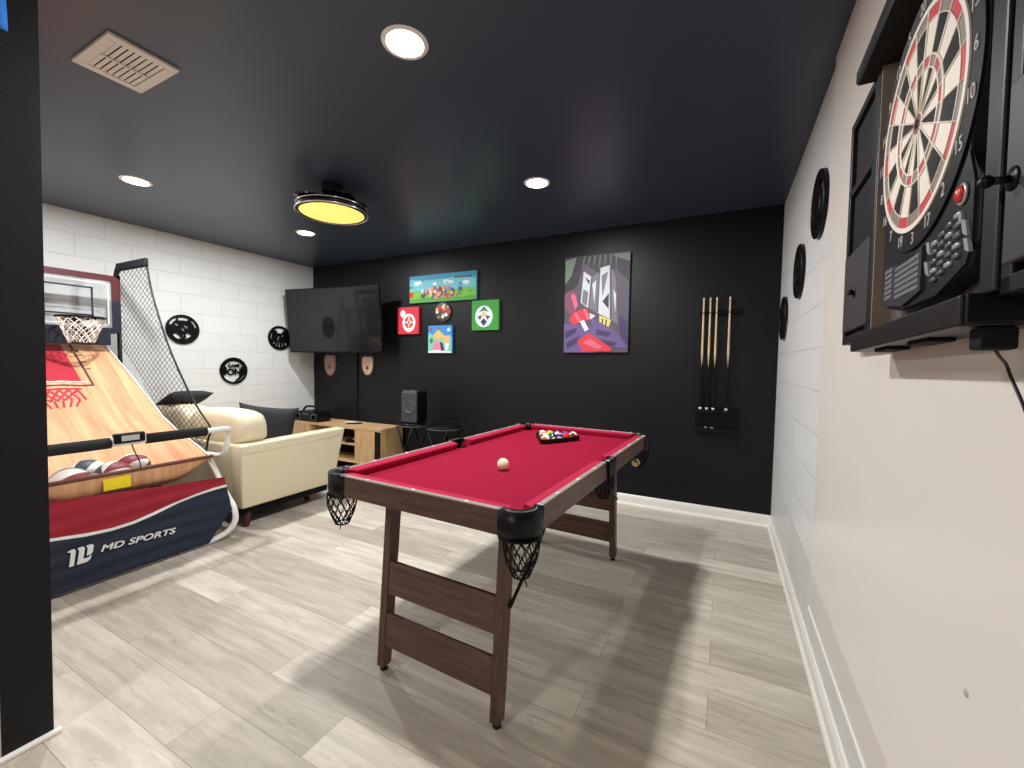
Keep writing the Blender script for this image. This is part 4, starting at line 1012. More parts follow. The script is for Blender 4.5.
def art_green(S_, ar):
    wht = M_('cloud', 240, 238, 232); dk = M_('umber', 92, 62, 40); gr = M_('leaf', 40, 132, 50); sk = M_('sand', 236, 196, 150)
    S_(C(0.46, 0.46, 0.33, 0.36, 30), wht); S_([(0.46, 0.80), (0.64, 0.60), (0.46, 0.66), (0.28, 0.60)], gr); S_([(0.46, 0.64), (0.56, 0.54), (0.46, 0.44), (0.36, 0.54)], sk)
    S_([(0.22, 0.46), (0.40, 0.50), (0.32, 0.34)], dk); S_([(0.70, 0.46), (0.52, 0.50), (0.60, 0.34)], dk); S_([(0.46, 0.40), (0.58, 0.28), (0.46, 0.14), (0.34, 0.28)], M_('navy', 40, 52, 84))
canvas('small green canvas with a white oval, right of the group', -2.707, -2.392, 1.567, 1.872, M_('green', 58, 152, 58), art_green)
def art_blue(S_, ar):
    S_([(0, 0.75), (0.3, 0.6), (0.75, 0.55), (1, 0.6), (1, 0), (0, 0)], M_('mint', 126, 196, 178)); S_([(0, 0.05), (0.4, 0.12), (1, 0.04), (1, 0), (0, 0)], M_('cloud', 240, 238, 232))
    S_([(0.18, 0.62), (0.44, 0.86), (0.72, 0.62), (0.46, 0.44)], M_('mustard', 240, 196, 60)); S_([(0.30, 0.62), (0.46, 0.76), (0.60, 0.62), (0.46, 0.52)], M_('sand', 236, 196, 150)); S_([(0.16, 0.10), (0.30, 0.46), (0.50, 0.40), (0.56, 0.10)], M_('pink', 232, 130, 160))
    S_([(0.62, 0.60), (0.92, 0.64), (0.88, 0.36), (0.66, 0.38)], M_('peach', 240, 178, 120)); S_([(0.50, 0.40), (0.62, 0.36), (0.70, 0.08), (0.56, 0.08)], M_('navy', 40, 52, 84)); S_([(0.72, 0.36), (0.90, 0.34), (0.84, 0.1), (0.74, 0.1)], M_('cloud', 240, 238, 232))
    S_([(0.8, 0.86), (0.92, 0.92), (0.95, 0.80), (0.84, 0.76)], M_('cloud', 240, 238, 232)); S_(C(0.14, 0.44, 0.07, 0.10), M_('leaf', 40, 132, 50)); S_(C(0.12, 0.87, 0.05, 0.05), M_('brick_red', 206, 44, 44)); S_([(0.36, 0.86), (0.46, 0.94), (0.56, 0.86)], M_('rust', 176, 78, 44))
canvas('small bright blue canvas with yellow and pink shapes, lowest of the group', -3.269, -2.956, 1.336, 1.632, M_('azure', 46, 140, 214), art_blue)
def art_tall(S_, ar):
    g1, g2, g3 = M_('ash', 112, 108, 116), M_('pale_ash', 196, 202, 206), M_('coal', 44, 40, 48)
    pu, dp, rd, pk = M_('violet', 98, 80, 130), M_('deep_violet', 60, 48, 88), M_('scarlet', 200, 52, 66), M_('rose', 206, 96, 118)
    S_([(0, 1), (1, 1), (1, 0.70), (0.80, 0.84), (0.55, 0.80), (0.30, 0.92), (0.20, 0.70), (0, 0.58)], g3)
    S_([(0.0, 0.97), (0.18, 0.99), (0.10, 0.80), (0.0, 0.72)], M_('moss', 104, 124, 108)); S_([(0.72, 0.99), (1, 0.99), (1, 0.90), (0.82, 0.95)], M_('moss', 104, 124, 108))
    for k in range(7): S_([(0.30 + 0.08 * k, 0.99), (0.33 + 0.08 * k, 0.99), (0.26 + 0.09 * k, 0.86 - 0.01 * k)], g1)
    # tall fractured pale planes leaning across the middle
    for P, m in (([(0.30, 0.84), (0.42, 0.78), (0.38, 0.46), (0.26, 0.52)], g2), ([(0.44, 0.78), (0.54, 0.82), (0.52, 0.40), (0.40, 0.46)], g1), ([(0.56, 0.86), (0.70, 0.88), (0.72, 0.34), (0.54, 0.40)], g2),
                 ([(0.73, 0.86), (0.80, 0.74), (0.84, 0.28), (0.75, 0.33)], g1), ([(0.30, 0.66), (0.38, 0.62), (0.36, 0.48), (0.28, 0.52)], g1), ([(0.58, 0.78), (0.68, 0.82), (0.60, 0.56)], g1), ([(0.60, 0.52), (0.70, 0.60), (0.70, 0.44)], g3),
                 ([(0.44, 0.70), (0.50, 0.74), (0.48, 0.50)], g2), ([(0.76, 0.64), (0.81, 0.58), (0.80, 0.40)], g2), ([(0.28, 0.44), (0.50, 0.38), (0.44, 0.34), (0.26, 0.38)], g2), ([(0.32, 0.78), (0.40, 0.74), (0.39, 0.70)], g3)): S_(P, m)
    S_([(0.56, 0.38), (0.74, 0.33), (0.70, 0.24), (0.56, 0.28)], M_('straw', 218, 196, 110)); S_([(0.60, 0.35), (0.62, 0.34), (0.62, 0.27), (0.60, 0.28)], g3); S_([(0.66, 0.34), (0.68, 0.33), (0.67, 0.26), (0.65, 0.26)], g3)
    S_([(0.0, 0.62), (0.12, 0.66), (0.22, 0.58), (0.20, 0.44), (0.10, 0.40), (0, 0.46)], M_('plum', 120, 70, 96))
    S_([(0.10, 0.60), (0.16, 0.62), (0.22, 0.50), (0.18, 0.44)], pk)
    S_([(0, 0.30), (0.20, 0.30), (0.44, 0.26), (0.56, 0.16), (0.50, 0), (0, 0)], pu); S_([(0.44, 0.36), (0.70, 0.26), (0.96, 0.14), (1, 0.04), (0.60, 0.06), (0.46, 0.20)], pu)
    S_([(0.86, 0.36), (1, 0.30), (1, 0.06), (0.88, 0.16)], dp)
    for P in ([(0.02, 0.22), (0.22, 0.26), (0.18, 0.20), (0.02, 0.14)], [(0.04, 0.10), (0.26, 0.18), (0.22, 0.10), (0.06, 0.04)], [(0.52, 0.24), (0.76, 0.20), (0.70, 0.16), (0.52, 0.18)], [(0.56, 0.14), (0.84, 0.10), (0.80, 0.06), (0.56, 0.08)]): S_(P, dp)
    S_([(0.08, 0.34), (0.14, 0.42), (0.36, 0.46), (0.42, 0.38), (0.34, 0.32), (0.14, 0.29)], rd); S_([(0.16, 0.40), (0.20, 0.42), (0.28, 0.33), (0.24, 0.31)], pk); S_([(0.30, 0.45), (0.34, 0.45), (0.42, 0.35), (0.38, 0.33)], pk)
    S_([(0.22, 0.12), (0.40, 0.20), (0.60, 0.12), (0.78, 0.03), (0.74, 0.01), (0.30, 0.01)], rd); S_([(0.30, 0.10), (0.42, 0.14), (0.62, 0.06), (0.56, 0.03)], pk); S_([(0.26, 0.32), (0.32, 0.34), (0.40, 0.24), (0.34, 0.22)], M_('cloud', 240, 238, 232))
canvas('tall canvas of fractured grey planes with scarlet and violet shapes below', -1.693, -1.108, 1.341, 2.209, M_('dusk', 82, 72, 88), art_tall)
# small round plate hung among the canvases
t = thing('round_wall_plaque', 'small round dark plaque with warm coloured patches, between the canvases', 'plaque', on_back(-3.088, 1.777))
mb = MB(); mb.lathe([(0, -0.02), (0.098, -0.02), (0.108, -0.016), (0.110, -0.001), (0, -0.001)], M_DARKGREY, 40, Matrix.Rotation(-PI / 2, 4, 'X') @ Matrix.Diagonal((1, 1, -1, 1)))
bmesh.ops.transform(mb.bm, matrix=Matrix.Identity(4), verts=mb.bm.verts[:]); mb.build('disc', t)
for v in t.children[0].data.vertices: v.co.y = -abs(v.co.y)
mb = MB(); rn = random.Random(11)
for k in range(26):
    a, rr = rn.random() * 6.28, 0.085 * math.sqrt(rn.random()); s = 0.012 + 0.013 * rn.random(); y = -0.0205 - 0.0002 * k
    mb.prism(ell(rr * math.cos(a), rr * math.sin(a), s, s * (0.6 + 0.6 * rn.random()), 9), y, y + 0.0003, [M_('brick_red', 206, 44, 44), M_('sand', 236, 196, 150), M_('mustard', 240, 196, 60), M_('cloud', 240, 238, 232), M_('rust', 176, 78, 44)][k % 5], 'Y')
mb.build('printed_face', t)
# two small cut-out plaques below the television: plain rounded shields
for x, sc_, lab, c1, c2 in ((-4.852, 1.0, 'small pinkish shield plaque below the television, nearer the corner', M_('dusty_rose', 158, 116, 122), M_('skin_tan', 176, 146, 130)), (-4.197, 1.04, 'small pale peach shield plaque with a dark border, below the television\'s right half', M_('coal', 44, 40, 48), M_('peach_pale', 226, 194, 172))):
    t = thing('shield_plaque', lab, 'plaque', on_back(x, 1.185), 'shield plaques below the television')
    def shield(s, k=1.0): return [(sx * s, sz * s) for sx, sz in ((-0.10, 0.10), (-0.06, 0.125), (0, 0.12), (0.06, 0.125), (0.10, 0.10), (0.105, 0.0), (0.085, -0.075), (0.045, -0.125), (0, -0.14), (-0.045, -0.125), (-0.085, -0.075), (-0.105, 0.0))]
    mb = MB(); mb.prism(shield(sc_), -0.012, 0.0015, c1, 'Y'); mb.build('backing', t)
    mb = MB(); mb.prism(shield(sc_ * 0.80), -0.016, -0.0115, c2, 'Y'); mb.build('face_panel', t)
    mb = MB(); mb.prism(ell(0, -0.03, 0.018, 0.022, 16), -0.019, -0.0155, M_('maroon', 120, 22, 36), 'Y'); mb.build('centre_boss', t)

# ================================================================== BLACK CUT-OUT DISCS on the white walls
def disc(label, M, holes, extra=None):
    t = thing('cutout_wall_disc', label, 'wall disc', M, 'black cut-out wall discs')
    mb = MB(); Rr = 0.1455
    curve_plate(mb, [ell(0, 0, Rr, Rr, 64)] + holes, M_BLACK, Matrix.Translation((0, -0.010, 0)) @ FRONT, 0.004); mb.build('cutout_plate', t)
    mb = MB(); mb.tube([((Rr - 0.007) * math.cos(2 * PI * k / 64), -0.014, (Rr - 0.007) * math.sin(2 * PI * k / 64)) for k in range(64)], 0.0075, M_BLACK, 8, True); mb.build('rim', t)
    if extra: extra(t)
    return t
q = PI / 180
holesA = [arcband(0, 0, 0.105, 0.126, 118 * q, 158 * q), arcband(0, 0, 0.105, 0.122, 12 * q, 48 * q), arcband(0, 0, 0.090, 0.118, 66 * q, 112 * q), ell(-0.055, 0.045, 0.017, 0.010, 12, -0.5), arcband(0, 0, 0.030, 0.046, 20 * q, 75 * q), ell(0.0, 0.0, 0.008, 0.020, 12, 0.6),
          arcband(0, 0, 0.070, 0.104, 212 * q, 252 * q), arcband(0, 0, 0.052, 0.092, 290 * q, 322 * q), ell(0.0, -0.06, 0.006, 0.014, 8), ell(-0.018, -0.086, 0.012, 0.006, 8), ell(0.025, -0.088, 0.014, 0.005, 8), ell(0.045, 0.03, 0.006, 0.006, 8)]
disc('black cut-out disc on the left white wall right beside the arcade net', on_left(-1.490, 1.524), holesA)
# the lettered disc: ring, headset outline and two words
t = thing('cutout_wall_disc', 'black ring disc lettered GAME ON, lowest on the left white wall above the sofa', 'wall disc', on_left(-1.014, 1.110), 'black cut-out wall discs')
mb = MB(); curve_plate(mb, [ell(0, 0, 0.1455, 0.1455, 64), ell(0, -0.004, 0.120, 0.118, 56)], M_BLACK, Matrix.Translation((0, -0.010, 0)) @ FRONT, 0.004); mb.build('rim', t)
mb = MB(); PL = Matrix.Translation((0, -0.010, 0)) @ FRONT
curve_plate(mb, [arcband(0, 0.0, 0.106, 0.122, 28 * q, 152 * q, 20)], M_BLACK, PL, 0.004)
for s in (-1, 1): curve_plate(mb, [ell(s * 0.096, 0.0, 0.024, 0.050, 24, s * 0.10)], M_BLACK, PL, 0.004)
curve_plate(mb, [[(0.06, -0.03), (0.105, -0.03), (0.085, -0.075), (0.04, -0.108), (0.0, -0.122), (0.02, -0.10), (0.055, -0.07)]], M_BLACK, PL, 0.004); mb.build('headset_outline', t)
mb = MB(); text_mesh(mb, 'GAME', M_BLACK, 0.054, Matrix.Translation((0, -0.0145, 0.054)) @ FRONT, 0.004, 0, 'CENTER', 0.90, 0.0012); text_mesh(mb, 'ON', M_BLACK, 0.092, Matrix.Translation((0, -0.0145, -0.016)) @ FRONT, 0.004, 0, 'CENTER', 1.0, 0.0034); mb.build('lettering', t)
holesC = [[(-0.062, 0.103), (0.0, 0.118), (0.062, 0.103), (0.056, 0.090), (0.032, 0.082), (0.034, 0.058), (-0.034, 0.058), (-0.032, 0.082), (-0.056, 0.090)], arcband(0, -0.01, 0.016, 0.030, 100 * q, 230 * q), ell(0.036, 0.026, 0.016, 0.007, 12, 0.7),
          [(-0.086, -0.064), (-0.072, -0.044), (-0.062, -0.052), (-0.072, -0.076)], [(0.068, -0.044), (0.086, -0.078), (0.070, -0.094), (0.060, -0.062)], [(-0.05, -0.06), (-0.042, -0.058), (-0.036, -0.10), (-0.05, -0.096)], [(-0.018, -0.050), (-0.010, -0.050), (0.004, -0.104), (-0.014, -0.112)], [(0.022, -0.055), (0.030, -0.055), (0.040, -0.096), (0.026, -0.102)], arcband(0, 0, 0.100, 0.112, 155 * q, 185 * q), arcband(0, 0, 0.104, 0.112, -15 * q, 20 * q)]
disc('black cut-out disc on the left white wall tucked behind the edge of the television', on_left(-0.478, 1.500), holesC)
holesD = [arcband(0, 0, 0.07, 0.105, 20 * q, 95 * q), arcband(0, 0, 0.06, 0.100, 120 * q, 205 * q), [(-0.03, 0.04), (0.03, 0.05), (0.02, -0.03), (-0.035, -0.02)], arcband(0, 0, 0.07, 0.11, 235 * q, 262 * q), arcband(0, 0, 0.06, 0.1, 285 * q, 315 * q)]
disc('black cut-out disc highest on the right white wall, beside the plaster edge', on_right(-1.448, 1.948), holesD)
holesE = [arcband(0, 0, 0.085, 0.11, 40 * q, 140 * q), ell(-0.04, 0.015, 0.020, 0.013, 14), ell(0.04, 0.015, 0.020, 0.013, 14), arcband(0, 0, 0.06, 0.085, 215 * q, 255 * q), arcband(0, 0, 0.06, 0.085, 285 * q, 325 * q)]
disc('black cut-out disc in the middle of the row on the right white wall', on_right(-0.946, 1.757), holesE)
holesF = [arcband(0, 0, 0.09, 0.11, 60 * q, 170 * q), arcband(0, 0, 0.09, 0.11, 240 * q, 350 * q), ell(0, 0, 0.03, 0.045, 18)]
disc('black cut-out disc lowest on the right white wall, nearest the black wall', on_right(-0.342, 1.563), holesF)

# ================================================================== CUES AND CUE RACK
rk = thing('wall_cue_rack', 'black wall-mounted cue rack with a holed base tray and upper clip strip', 'cue rack', on_back(-0.40, 0))
mb = MB(); mb.box((-0.155, -0.020, 0.70), (0.155, -0.001, 0.905), M_BLACK, 0.006); mb.build('back_plate', rk)
mb = MB(); mb.box((-0.158, -0.085, 0.862), (0.158, -0.001, 0.884), M_BLACK, 0.008); mb.build('base_tray', rk)
mb = MB(); mb.box((-0.150, -0.080, 0.706), (0.150, -0.001, 0.726), M_BLACK, 0.006); mb.box((-0.150, -0.080, 0.72), (0.150, -0.072, 0.742), M_BLACK, 0.003); mb.build('lower_shelf', rk)
mb = MB(); mb.box((-0.155, -0.014, 1.635), (0.155, -0.001, 1.675), M_BLACK, 0.005)
CUX = [-0.120, -0.072, -0.026, 0.066]
mb.build('clip_strip', rk)
for x in CUX + [0.020, 0.112]:
    mb = MB(); mb.tube([(x - 0.009, -0.012, 1.655), (x - 0.012, -0.040, 1.655), (x - 0.004, -0.056, 1.655)], 0.004, M_BLACK, 6); mb.tube([(x + 0.009, -0.012, 1.655), (x + 0.012, -0.040, 1.655), (x + 0.004, -0.056, 1.655)], 0.004, M_BLACK, 6); mb.build('cue_clip', rk)
M_SHAFT = wood('pale_ash_cue', rgb(206, 178, 140), rgb(232, 208, 172), 'Z', 0.3, 5, 12, 0.0)
M_IVORY = mat('ivory_ferrule', rgb(238, 232, 218), 0.3, var=0.02)
for k, (x, col, lab) in enumerate(zip(CUX, (0, 1, 1, 0), ('leftmost pool cue in the wall rack', 'second pool cue from the left in the wall rack', 'third pool cue from the left, beside the gap in the wall rack', 'pool cue on the right, standing apart in the wall rack'))):
    t = thing('pool_cue', lab, 'pool cue', on_back(-0.40 + x, 0.885, -0.038), 'pool cues in the wall rack')
    mb = MB(); mb.lathe([(0, 0.0), (0.0110, 0.0), (0.0120, 0.005), (0.0120, 0.015), (0.0112, 0.017)], M_IVORY, 16); mb.build('butt_cap', t, label='white butt cap')
    def rad(z): return 0.0112 - 0.0048 * z / 0.87
    def splice(sgn_, m, z_of, nm, lb):      # butt and shaft meet along four long points
        mb = MB()
        def fn(a, c):
            an = 2 * PI * a; zb = 0.335 + 0.13 * (abs(((a * 4 + 0.0) % 1.0) * 2 - 1)) ** 1.0
            z = z_of(zb, c); rr = rad(z); return Vector((rr * math.cos(an + PI / 4), rr * math.sin(an + PI / 4), z))
        mb.quadgrid(fn, 32, 8, m); mb.build(nm, t, label=lb)
    splice(1, M_BLACK, lambda zb, c: 0.0165 + (zb - 0.0165) * c, 'butt', 'black butt with long points')
    splice(1, M_SHAFT, lambda zb, c: zb + (0.868 - zb) * c, 'shaft', 'pale wooden shaft')
    mb = MB(); mb.lathe([(0, 0.867), (0.0066, 0.8675), (0.0064, 0.886), (0.0062, 0.887), (0, 0.887)], M_IVORY, 16); fe = mb.build('ferrule', t, label='ivory ferrule')
    mb = MB(); mb.lathe([(0.0062, 0.8865), (0.0058, 0.892), (0.0035, 0.895), (0, 0.8955)], M_('chalk_blue', 66, 92, 120), 14); mb.build('tip', fe)
for k, (x, lab) in enumerate(((-0.075, 'left of two grey chalk pieces on the lower shelf of the cue rack'), (-0.030, 'right of two grey chalk pieces on the lower shelf of the cue rack'))):
    mb = MB(); mb.box((-0.011, -0.011, 0), (0.011, 0.011, 0.021), M_('chalk_grey', 150, 152, 154), 0.003); o = mb.build('cue_chalk'); tag(o, lab, 'chalk', 'chalk pieces on the cue rack'); put(o, (-0.40 + x, -0.052, 0.7265), 0.3 * k)

# ================================================================== ELECTRONIC DARTBOARD IN ITS CABINET (right wall, near the camera)
# local frame: x = viewer's right, z = up, y into the wall; origin at the bull
MD = Matrix(((-0.01582, 0.99987, 0.00045, -0.06844), (-0.99947, -0.01583, 0.02829, -2.72490), (0.02830, 0.0, 0.99960, 1.66428), (0, 0, 0, 1)))
MDo = MD.to_3x3(); a_ = MDo.col[0].normalized(); c_ = a_.cross(MDo.col[1]).normalized(); b__ = c_.cross(a_)
MD = Matrix((a_, b__, c_)).transposed().to_4x4(); MD.translation = (-0.06844, -2.72490, 1.66428)
M_CAB = mat('black_brown_laminate', rgb(30, 28, 27), 0.4, var=0.1, scale=8, spec=0.25)
M_CABIN = mat('cabinet_inner_grey', rgb(92, 88, 84), 0.5, var=0.06)
cabn = thing('dartboard_cabinet', 'open black dartboard cabinet with both doors folded back on the white wall', 'dartboard cabinet', MD)
WB = 0.052      # wall side
mb = MB(); mb.box((-0.262, 0.036, -0.345), (0.262, WB, 0.262), M_CABIN, 0.002); mb.build('back_panel', cabn, label='grey back panel')
for s in (-1, 1):
    mb = MB(); mb.box((s * 0.276, 0.0, -0.345), (s * 0.240, WB, 0.262), M_CAB, 0.003); sp_o = mb.build('side_panel', cabn)
    mb = MB(); mb.box((s * 0.2402, 0.002, -0.345), (s * 0.2372, WB - 0.015, 0.262), mat('taupe_lining', rgb(150, 134, 122), 0.5, var=0.04), 0.001); mb.build('side_lining', sp_o, label='taupe inner lining')
mb = MB(); prof = [(WB, 0.255), (-0.030, 0.255), (-0.034, 0.262), (-0.034, 0.284), (-0.026, 0.290), (WB, 0.290)]
mb.prism(prof, -0.295, 0.295, M_CAB, 'X'); mb.build('top_cornice', cabn)
mb = MB(); mb.box((-0.286, -0.024, -0.385), (0.262, WB, -0.345), M_CAB, 0.003); mb.build('bottom_shelf', cabn)
mb = MB(); mb.box((0.262, -0.020, -0.382), (0.270, WB, -0.345), M_BLACK, 0.002); mb.build('shelf_end_cap', cabn, label='darker end of the shelf')
for x in (-0.13, 0.06):  # two small dark slabs below the shelf
    mb = MB(); mb.box((x - 0.045, -0.004, -0.392), (x + 0.045, 0.030, -0.384), M_BLACKMATTE, 0.003); mb.build('underside_slab', cabn, label='dark slab under the shelf')
M_SLATE = mat('dark_door_panel', rgb(13, 13, 14), 0.6, var=0.1, spec=0.2)
for s in (-1, 1):
    x0, x1 = sorted((s * 0.279, s * 0.525))
    mb = MB(); mb.box((x0, 0.014, -0.352), (x1, 0.030, 0.268), M_SLATE, 0.002); dr = mb.build('door', cabn, label='open cabinet door, inner face showing')
    mb = MB()
    for lo, hi in (((x0, -0.352), (x0 + 0.022, 0.268)), ((x1 - 0.022, -0.352), (x1, 0.268)), ((x0, 0.246), (x1, 0.268)), ((x0, 0.060), (x1, 0.080)), ((x0, -0.352), (x1, -0.330))):
        mb.box((lo[0], 0.004, lo[1]), (hi[0], 0.016, hi[1]), M_CAB, 0.002)
    mb.build('door_frame', dr)
    mb = MB(); mb.box((x0 + 0.004, 0.002, -0.318), (x1 - 0.004, 0.015, -0.108), mat('door_lower_grey', rgb(62, 60, 58), 0.45, var=0.06, spec=0.3), 0.003); mb.build('lower_panel', dr, label='grey lower panel of the door')
    mb = MB(); kx = -0.400 if s < 0 else 0.300
    L_ = 0.006 if s < 0 else 0.020
    mb.tube([(kx, 0.004, -0.222), (kx, -L_ * 0.8, -0.222)], 0.0045, M_BLACK, 10); mb.lathe([(0, 0.003), (0.013, 0.002), (0.014, 0.0), (0, 0.0)], M_BLACK, 18, Matrix.Translation((kx, 0.002, -0.222)) @ Matrix.Rotation(PI / 2, 4, 'X')); mb.sphere((kx, -L_, -0.222), 0.0075, M_BLACK, 14, 10); mb.build('door_knob', dr, label='black door knob with a ball tip')
    for z in (0.20, -0.16, -0.27):
        mb = MB(); mb.box((s * 0.524, 0.008, z - 0.02), (s * 0.533, 0.024, z + 0.02), M_BLACKMATTE, 0.002); mb.build('edge_catch', dr)
mb = MB(); mb.box((0.232, -0.004, -0.414), (0.264, 0.030, -0.3855), M_BLACKMATTE, 0.004)
pb = mb.build('power_adapter'); pb.matrix_basis = MD; tag(pb, 'black power adapter box under the near corner of the dartboard cabinet', 'power adapter')
mb = MB(); mb.tube(smooth_path([(0.250, 0.014, -0.412), (0.236, 0.024, -0.421), (0.212, 0.040, -0.430), (0.202, 0.0490, -0.446), (0.226, 0.0495, -0.476), (0.27, 0.050, -0.53), (0.38, 0.050, -0.61)], 6), 0.0019, M_BLACK, 8)
cbl = mb.build('power_cord', pb)

db = thing('electronic_dartboard', 'electronic dartboard with cream, black and red segments inside the black cabinet', 'dartboard', MD)
# housing: round head flowing down into the console with display and buttons
def house(): 
    pts = [(0.222 * math.cos(t), 0.222 * math.sin(t)) for t in [(-38 + 256 * k / 44) * PI / 180 for k in range(45)]]
    return pts + [(-0.186, -0.175), (-0.185, -0.272), (-0.165, -0.300), (-0.05, -0.324), (0.09, -0.318), (0.190, -0.296), (0.206, -0.262), (0.206, -0.18)]
M_HOUSE = mat('dartboard_housing', rgb(24, 26, 29), 0.35, var=0.12, scale=20, spec=0.35)
mb = MB(); mb.prism(house(), 0.006, 0.036, M_HOUSE, 'Y'); bmesh.ops.bevel(mb.bm, geom=[e for e in mb.bm.edges if all(abs(v.co.y - 0.006) < 1e-5 for v in e.verts)], offset=0.006, segments=3, affect='EDGES')
mb.build('housing', db)
M_RIBBED = mat('ribbed_black', rgb(13, 13, 15), 0.4, var=0.1, spec=0.2)
mb = MB(); mb.prism([p for p in arcband(0, 0, 0.1835, 0.2185, 0, 2 * PI - 1e-4, 80)], 0.002, 0.0065, M_RIBBED, 'Y')
mb.build('number_band', db)
M_RIB = mat('rib_grey', rgb(64, 66, 70), 0.4, var=0.05)
mb = MB()
for k in range(60):   # slanted ribs on the catch ring
    v = -0.216 + 0.0073 * k
    for sgn in (1,):
        # line x*sin + z*cos = v at 35 degrees, clipped to the band
        ca, sa = math.cos(0.6), math.sin(0.6); run = []
        for i in range(-60, 61):
            w_ = i * 0.0037; x, z = w_ * ca - v * sa, w_ * sa + v * ca; rr = math.hypot(x, z)
            if 0.185 < rr < 0.2175: run.append((x, 0.0022, z))
            else:
                if len(run) > 1: mb.tube([run[0], run[-1]], 0.0007, M_RIB, 3, cap=False)
                run = []
        if len(run) > 1: mb.tube([run[0], run[-1]], 0.0007, M_RIB, 3, cap=False)
mb.build('band_ribs', db, label='fine slanted ribs')
M_SEGC = mat('segment_cream', rgb(238, 228, 212), 0.45, var=0.03); M_SEGB = mat('segment_black', rgb(20, 17, 18), 0.55, var=0.06, spec=0.15)
M_SEGR = mat('segment_red', rgb(196, 40, 56), 0.5, var=0.04); M_SEGG = mat('segment_taupe', rgb(132, 122, 108), 0.5, var=0.04)
NUM = [20, 1, 18, 4, 13, 6, 10, 15, 2, 17, 3, 19, 7, 16, 8, 11, 14, 9, 12, 5]
mb = MB()
for k in range(20):
    am = PI / 2 - k * 2 * PI / 20; a0, a1 = am - PI / 20 + 0.012, am + PI / 20 - 0.012
    dark = k % 2 == 0; col = M_SEGB if dark else M_SEGC; hot = M_SEGG if not dark else M_SEGG
    single, multi = (M_SEGB, M_SEGG) if dark else (M_SEGC, M_SEGR)
    for r0, r1, m in ((0.018, 0.082, single), (0.084, 0.100, multi), (0.102, 0.154, single), (0.156, 0.1745, multi)):
        mb.prism(arcband(0, 0, r0, r1, a0, a1, 6), 0.0015, 0.006, m, 'Y')
mb.build('scoring_segments', db, label='wedge scoring segments')
mb = MB()
for rr, wv in ((0.179, 0.0055), (0.155, 0.0012), (0.101, 0.0024), (0.083, 0.002), (0.0175, 0.0018)):
    if rr > 0.17: mb.prism(arcband(0, 0, 0.1745, 0.1835, 0, 2 * PI - 1e-4, 90), -0.0005, 0.006, M_SEGC, 'Y')
    else: mb.tube([(rr * math.cos(2 * PI * k / 72), 0.001, rr * math.sin(2 * PI * k / 72)) for k in range(72)], wv, M_SEGC, 4, True)
for k in range(20):
    a = PI / 2 - (k + 0.5) * 2 * PI / 20; mb.tube([(0.018 * math.cos(a), 0.001, 0.018 * math.sin(a)), (0.176 * math.cos(a), 0.001, 0.176 * math.sin(a))], 0.0016, M_SEGC, 4)
mb.build('spider_web', db, label='cream dividing web')
mb = MB(); mb.lathe([(0, 0.002), (0.0075, 0.0018), (0.008, 0.0)], M_SEGB, 24, Matrix.Rotation(PI / 2, 4, 'X')); mb.lathe([(0.0085, 0.001), (0.0165, 0.001)], mat('bull_maroon', rgb(124, 34, 44), 0.5, var=0.05), 24, Matrix.Rotation(PI / 2, 4, 'X')); mb.build('bullseye', db, label='maroon bullseye')
mb = MB(); M_NUM = mat('number_silver', rgb(206, 206, 206), 0.3, var=0.0)
for k, nmb in enumerate(NUM):
    a = PI / 2 - k * 2 * PI / 20; text_mesh(mb, str(nmb), M_NUM, 0.030, Matrix.Translation((0.2005 * math.cos(a), 0.0008, 0.2005 * math.sin(a))) @ FRONT, 0.0008, 0, 'CENTER', 0.86, -0.0002)
mb.build('number_ring', db, label='silver score numbers around the edge')
# lower console: score window at left, button field at right, red button
mb = MB(); mb.prism([(-0.150, -0.218), (-0.06, -0.232), (0.0, -0.236), (0.045, -0.226), (0.045, -0.300), (-0.04, -0.314), (-0.155, -0.296)], 0.001, 0.008, mat('console_panel', rgb(52, 55, 59), 0.3, var=0.1, scale=40), 'Y'); mb.build('score_console', db)
mb = MB()
for i in range(2):
    for j in range(6):
        x0, x1 = (-0.140, -0.098) if i == 0 else (-0.080, 0.036); z = -0.236 - 0.0105 * j - (0.003 if i else -0.004)
        mb.box((x0, -0.0005, z - 0.0040), (x1, 0.003, z + 0.0040), mat('label_strip', rgb(112, 116, 120), 0.35, var=0.15, scale=90), 0.001)
mb.build('score_label_strips', db, label='rows of small grey score strips')
mb = MB(); Mb = mat('button_metal', rgb(176, 178, 180), 0.25, 0.3, var=0.05); M_BTN = mat('button_grey', rgb(98, 101, 105), 0.25, 0.2, var=0.05)
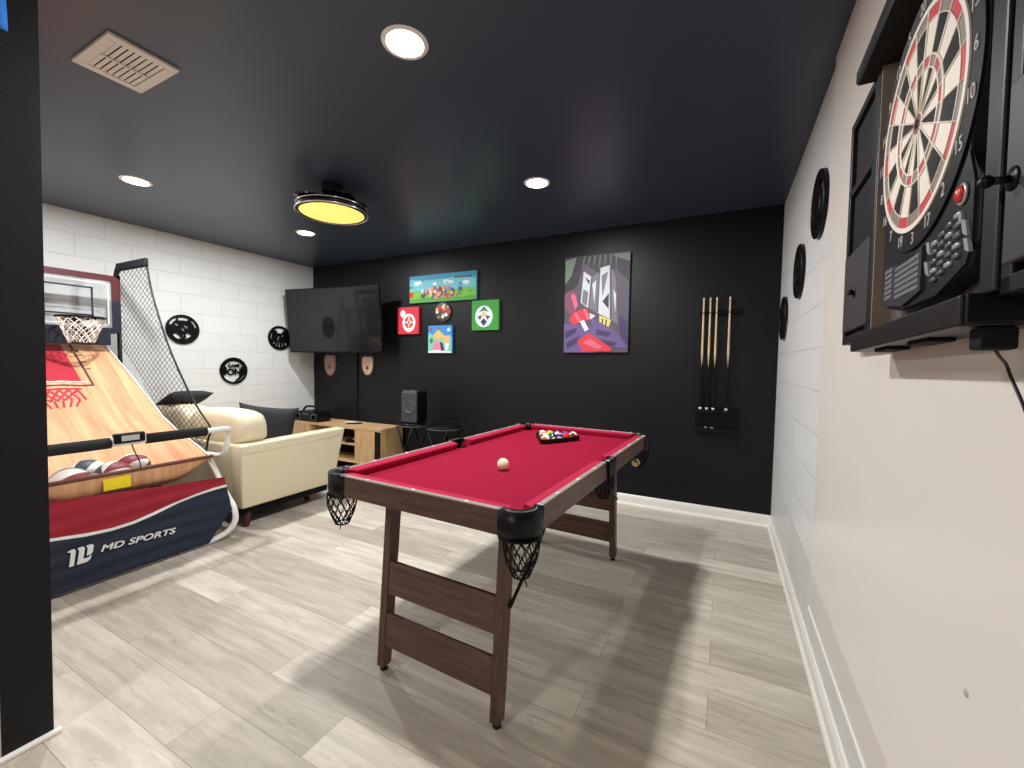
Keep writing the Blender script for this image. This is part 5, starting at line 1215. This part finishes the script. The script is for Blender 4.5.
for i in range(4):
    for j in range(5):
        x = 0.086 + 0.025 * i; z = -0.234 - 0.0145 * j + 0.006 * i
        if x < 0.19 and z > -0.306: mb.cushion((x - 0.0100, 0.0015, z - 0.0040), (x + 0.0100, 0.009, z + 0.0040), M_BTN if (i + j) % 3 else Mb, 3, 0.8)
mb.build('button_field', db, label='field of small oval buttons')
mb = MB()
for i, (x, z, k_) in enumerate(((0.066, -0.236, 1), (0.062, -0.268, 1.1), (0.186, -0.240, 1.1), (0.172, -0.222, 0.8), (0.194, -0.266, 0.9))):
    mb = MB(); mb.prism([(x - 0.010 * k_, z + 0.012 * k_), (x + 0.003, z + 0.008 * k_), (x + 0.010 * k_, z - 0.014 * k_), (x - 0.003, z - 0.008 * k_)], 0.0025, 0.007, Mb, 'Y'); mb.build('silver_accent', db, label='silver printed accent')
mb = MB(); mb.sphere((0, 0, 0), 0.011, mat('button_red', rgb(204, 52, 58), 0.2, var=0.0), 18, 12, Matrix.Translation((0.172, 0.002, -0.190)) @ Matrix.Diagonal((1, 0.55, 1.1, 1))); mb.tube([(0.172 + 0.0125 * math.cos(2 * PI * k / 24), 0.004, -0.190 + 0.0135 * math.sin(2 * PI * k / 24)) for k in range(24)], 0.0022, Mb, 6, True); mb.build('player_button', db, label='red player button')

# blue cloth banner fixed high on the black wall end
mb = MB()
mb.quadgrid(lambda a, c: Vector((-2.152 + 0.004 * math.sin(a * 9 + c * 5), -3.350 + 0.058 * a, 2.125 + 0.25 * c)), 8, 16, mat('bright_blue_fabric', rgb(44, 128, 222), 0.7, var=0.2, scale=70, bump=0.2, bscale=200))
o = mb.build('wall_banner'); md = o.modifiers.new('cloth', 'SOLIDIFY'); md.thickness = 0.006; md.offset = -1
tag(o, 'strip of bright blue fabric at the top of the black wall end', 'banner')

# filled nail hole low on the plaster
mb = MB(); mb.lathe([(0, 0.0025), (0.004, 0.002), (0.0065, 0.0)], mat('grey_filler', rgb(176, 167, 158), 0.8, var=0.1), 14, Matrix.Translation((-0.012, -2.862, 0.742)) @ Matrix.Rotation(-PI / 2, 4, 'Y'))
o = mb.build('nail_plug'); tag(o, 'tiny grey plugged nail hole low on the smooth right wall', 'wall plug')
